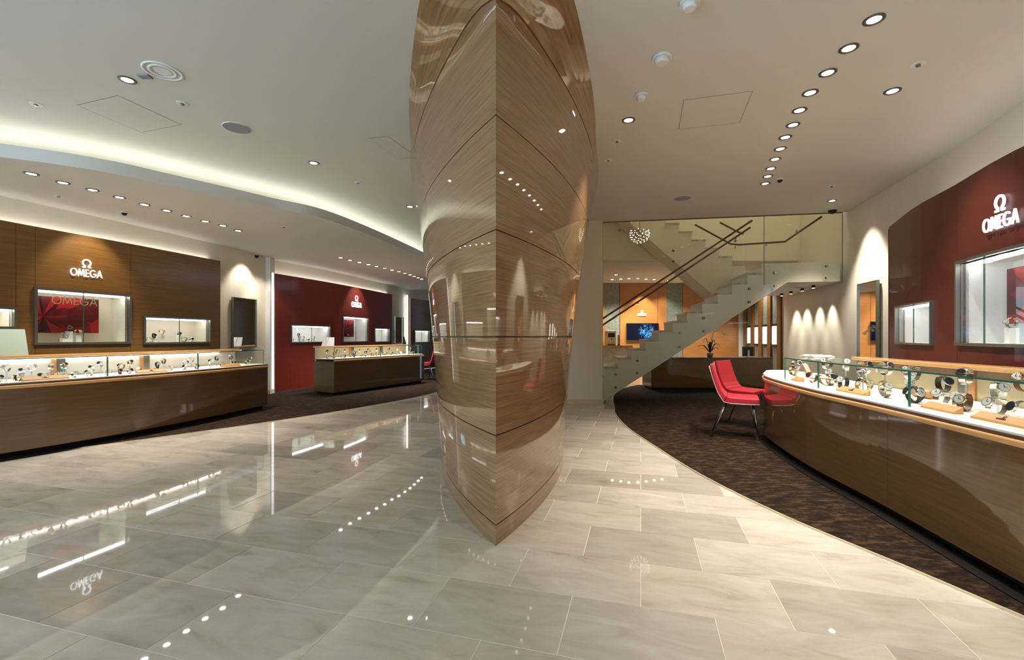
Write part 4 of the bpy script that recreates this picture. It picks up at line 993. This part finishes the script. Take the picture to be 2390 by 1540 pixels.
# orchid
ox, oy = PX(1657, 10.45), 10.45
t = thing('potted_orchid', 'orchid with dark leaves and a white spray in a grey pot on the reception desk', 'plant', (ox, oy, .736))
MB().cyl((0, 0, 0), .055, .09, 20, .075).build('pot', M['pot'], t)
def leaf(B, az, L, up, w=.03):
    pts = []
    for i in range(7):
        u = i / 6; r = L * u; z = .10 + up * math.sin(u * 2.4) ; ww = w * math.sin(math.pi * min(1, u * .93 + .07))
        for sg in (-1, 1): pts.append((r * math.cos(az) - sg * ww * math.sin(az), r * math.sin(az) + sg * ww * math.cos(az), z - .01 * 0))
    B.add(pts, [(2 * i, 2 * i + 1, 2 * i + 3, 2 * i + 2) for i in range(6)], True)
for az, L, up in ((.2, .22, .12), (1.4, .2, .2), (2.6, .26, .1), (3.4, .34, .18), (4.4, .2, .26), (5.4, .24, .22), (3.0, .15, .34), (.0, .12, .3)):
    B = MB(); leaf(B, az, L, up); o = B.build('leaf', M['leaf'], t); md = o.modifiers.new('s', 'SOLIDIFY'); md.thickness = .004
stem = [(0, 0, .1), (.03, 0, .35), (.08, 0, .55), (.16, 0, .62), (.26, 0, .63)]
MB().tube(stem, .005, 6).build('stem', M['leaf'], t)
for x, z in ((.08, .60), (.13, .66), (.18, .60), (.23, .65), (.28, .58), (.32, .54), (.17, .68)):
    B = MB()
    for k in range(5):
        a = k * 1.2566; B.add([(x, -.02, z), (x + .028 * math.cos(a - .45), -.028, z + .028 * math.sin(a - .45)), (x + .042 * math.cos(a), -.018, z + .042 * math.sin(a)), (x + .028 * math.cos(a + .45), -.028, z + .028 * math.sin(a + .45))], [(0, 1, 2, 3)])
    o = B.build('flower', M['petal'], t); md = o.modifiers.new('s', 'SOLIDIFY'); md.thickness = .004
# monitor (seen from the back side)
mxp, my = PX(1746, 10.5), 10.5
t = thing('computer_monitor', 'dark computer monitor on a pale stand at right end of the reception desk', 'monitor', (mxp, my, .736))
MB().box((-.13, 0, .02), (.13, .02, .24)).build('screen_housing', M['black'], t, .006); MB().box((-.018, -.03, .0), (.018, -.005, .16)).build('stand_neck', M['white'], t); MB().box((-.07, -.08, 0), (.07, .03, .008)).build('stand_base', M['white'], t)
# white bar at the rear left behind the stairs
t = thing('bar_counter', 'white stone-fronted bar counter at the rear behind the lower stairs', 'counter', (PX(1440, 12.2), 12.2, 0))
MB().box((-.45, .03, 0), (.32, .5, .90)).build('stone_front', M['stone'], t); MB().box((-.50, 0, .90), (.42, .55, .97)).build('top', M['nosing'], t)
t = thing('coffee_machine', 'white and black coffee machine on the rear bar', 'coffee machine', (PX(1427, 12.4), 12.4, .97))
MB().box((-.13, 0, 0), (.13, .25, .40)).build('body', M['white'], t, .01); MB().box((-.09, -.01, .22), (.09, 0, .33)).build('display_panel', M['black'], t); MB().box((-.1, -.06, 0), (.1, 0, .03)).build('drip_tray', M['black'], t); MB().cyl((0, -.03, .14), .012, .06, 10).build('spout', M['black'], t)
t = thing('cup_rack', 'small rack of dark red cups beside the coffee machine', 'rack', (PX(1438, 12.4) + .05, 12.3, .97))
MB().box((-.04, -.03, 0), (.04, .03, .01)).build('base', M['black'], t)
for k in range(5): MB().cyl((0, 0, .012 + .055 * k), .028, .045, 14, .036).build('cup', M['red'], t)
for i, (x, y) in enumerate([(1429, 652), (1438, 641), (1449, 651), (1468, 650), (1489, 650), (1508, 651), (1527, 652), (1545, 653), (1560, 655)]):
    p = fit(x, y + 0, 2.8); downlight(p, f'{ORD[i] if i else "leftmost"} tiny downlight from the left in the rear room ceiling', 'rear room downlights', 30, 110, light=(i % 2 == 0))
for x, y in ((3.2, 12.6), (5.2, 12.4), (6.0, 11.6)): spot((x, y, 2.76), 60, 120)
for x, y in ((2.6, 8.8), (4.4, 8.7), (5.6, 8.8)): spot((x, y, 5.46), 14, 120, color=(1, .95, .8))
# ---------------------------------------------------------------- red chairs
def make_chair(label, x, y, rz):
    t = thing('upholstered_chair', label, 'chair', (x, y, .008), rz, 'red chairs at the right counter')
    prof = [(-.27, .86), (-.25, .78), (-.215, .66), (-.18, .56), (-.15, .50), (-.11, .462), (-.05, .448), (.1, .447), (.24, .452)]
    thk = [.03, .035, .04, .045, .06, .07, .07, .065, .055]; W0 = .235
    def shell(i0, i1, name, extra=0, mt='chair', wd=W0, dy=None):
        B = MB(); vs = []; n = i1 - i0
        for i in range(i0, i1):
            (px, pz) = prof[i]; a = prof[max(0, i - 1)]; c = prof[min(len(prof) - 1, i + 1)]
            g_ = Vector((c[0] - a[0], c[1] - a[1])).normalized(); nrm = Vector((-g_.y, g_.x))
            if nrm.y < 0 and i > 5: nrm = -nrm
            h = thk[i] / 2 + extra
            ww = wd * (1 if i > 3 else .93 + .02 * i)
            ys = (-ww, ww) if dy is None else dy(ww)
            for (sg, yy) in ((1, ys[0]), (1, ys[1]), (-1, ys[1]), (-1, ys[0])):
                vs.append((px + nrm.x * h * sg, yy, pz + nrm.y * h * sg))
        fs = [(i * 4 + k, i * 4 + (k + 1) % 4, i * 4 + 4 + (k + 1) % 4, i * 4 + 4 + k) for i in range(n - 1) for k in range(4)] + [(0, 1, 2, 3), tuple((n - 1) * 4 + k for k in (3, 2, 1, 0))]
        B.add(vs, fs); return B.build(name, M[mt], t, .012)
    shell(0, 6, 'backrest'); shell(5, 9, 'seat')
    for sg in (-1, 1):
        B = MB(); B.tube([(px - .022 + (.02 if i > 5 else 0), sg * (W0 + .004) * (1 if i > 3 else .93 + .02 * i), pz - (.035 if i > 4 else .012)) for i, (px, pz) in enumerate(prof)], .006, 6); B.build('edge_rail', M['chairedge'], t)
    for lx, ex in ((-.10, -.27), (.17, .24)):
        for sg in (-1, 1):
            MB().tube([(lx, sg * .17, .42), (ex, sg * .21, 0)], [.014, .009], 8).build('leg', M['steel'], t)
    MB().box((-.12, -.18, .395), (.19, .18, .415)).build('seat_frame', M['black'], t)
make_chair('nearer red upholstered chair with thin metal legs beside the right counter', 2.71, 5.50, -.45)
make_chair('farther red upholstered chair half hidden behind the nearer one', 3.15, 6.22, -.85)
make_chair('red chair partly hidden by the pillar at the end of the far left counter', PX(1006, 12.75), 12.75, math.pi - .5)
# ---------------------------------------------------------------- small things on counters
def card(label, name, loc, rz, w_, h_, mt, lean=.35, cat='sign', back=True):
    t = thing(name, label, cat, loc, rz)
    B = MB(); Mx = Matrix.Rotation(-lean, 4, 'X'); B.box((-w_ / 2, 0, 0), (w_ / 2, .008, h_), Mx); B.build('board', mt, t)
    if back: B = MB(); B.add([(-.02, .0, 0), (.02, .0, 0), (.02, h_ * .45, 0), (-.02, h_ * .45, 0), (-.02, h_ * .3, h_ * .8), (.02, h_ * .3, h_ * .8)], [(0, 1, 2, 3), (0, 4, 5, 1), (2, 3, 4, 5), (0, 3, 4), (1, 2, 5)]); B.build('prop', mt, t)
m_sign = mat('grey_green_card', lin((150, 160, 140)), .5)
s_ = CTR_L.px(8, -.5); q = CTR_L.at(s_, -.58); card('grey green leaning card on the rear ledge at the far left', 'counter_card', (q.x, q.y, 1.002), CTR_L.ang(s_), .42, .30, m_sign)
q = CTR_L2.at(.25, -.50); t = thing('open_booklet', 'white open booklet standing on the left end of the far counter', 'booklet', (q.x, q.y, 1.002), .1)
for sg in (-1, 1):
    B = MB(); Mx = Matrix.Rotation(sg * .35 - .15, 4, 'Z') @ Matrix.Rotation(-.35, 4, 'X'); x0, x1 = sorted((0, sg * .15)); B.box((x0, 0, 0), (x1, .01, .2), Mx); B.build('cover', M['white'], t)
q = CTR_L2.at(CTR_L2.px(950, -.5), -.55); card('thin black card holder standing on the far left counter', 'card_holder', (q.x, q.y, 1.002), .9, .05, .22, M['black'], .4, cat='card holder')
q = CTR_R.at(CTR_R.px(1905, -.45), -.45); t = thing('brochure', 'glossy white brochure lying on the glass top of the right counter', 'brochure', (q.x, q.y, .986), CTR_R.ang(CTR_R.px(1905)))
B = MB()
for sg in (-1, 1):
    B.add([(0, -.1, .004), (sg * .08, -.1, .022), (sg * .16, -.1, .008), (0, .1, .004), (sg * .08, .1, .022), (sg * .16, .1, .008), (0, -.1, 0), (sg * .08, -.1, .012), (sg * .16, -.1, 0), (0, .1, 0), (sg * .08, .1, .012), (sg * .16, .1, 0)],
          [(0, 1, 4, 3), (1, 2, 5, 4), (6, 9, 10, 7), (7, 10, 11, 8), (0, 6, 7, 1), (1, 7, 8, 2), (3, 4, 10, 9), (4, 5, 11, 10), (2, 8, 11, 5)])
B.build('pages', M['white'], t)
q = CTR_R.at(CTR_R.px(1868, -.5), -.5); card('pale tilted card modelling the brochure reflection inside the far end of the right counter', 'reflection_card', (q.x, q.y, deckz), .6, .09, .15, M['warmwhite'], .5, cat='card')  # solid card stands in for the reflection of the white brochure
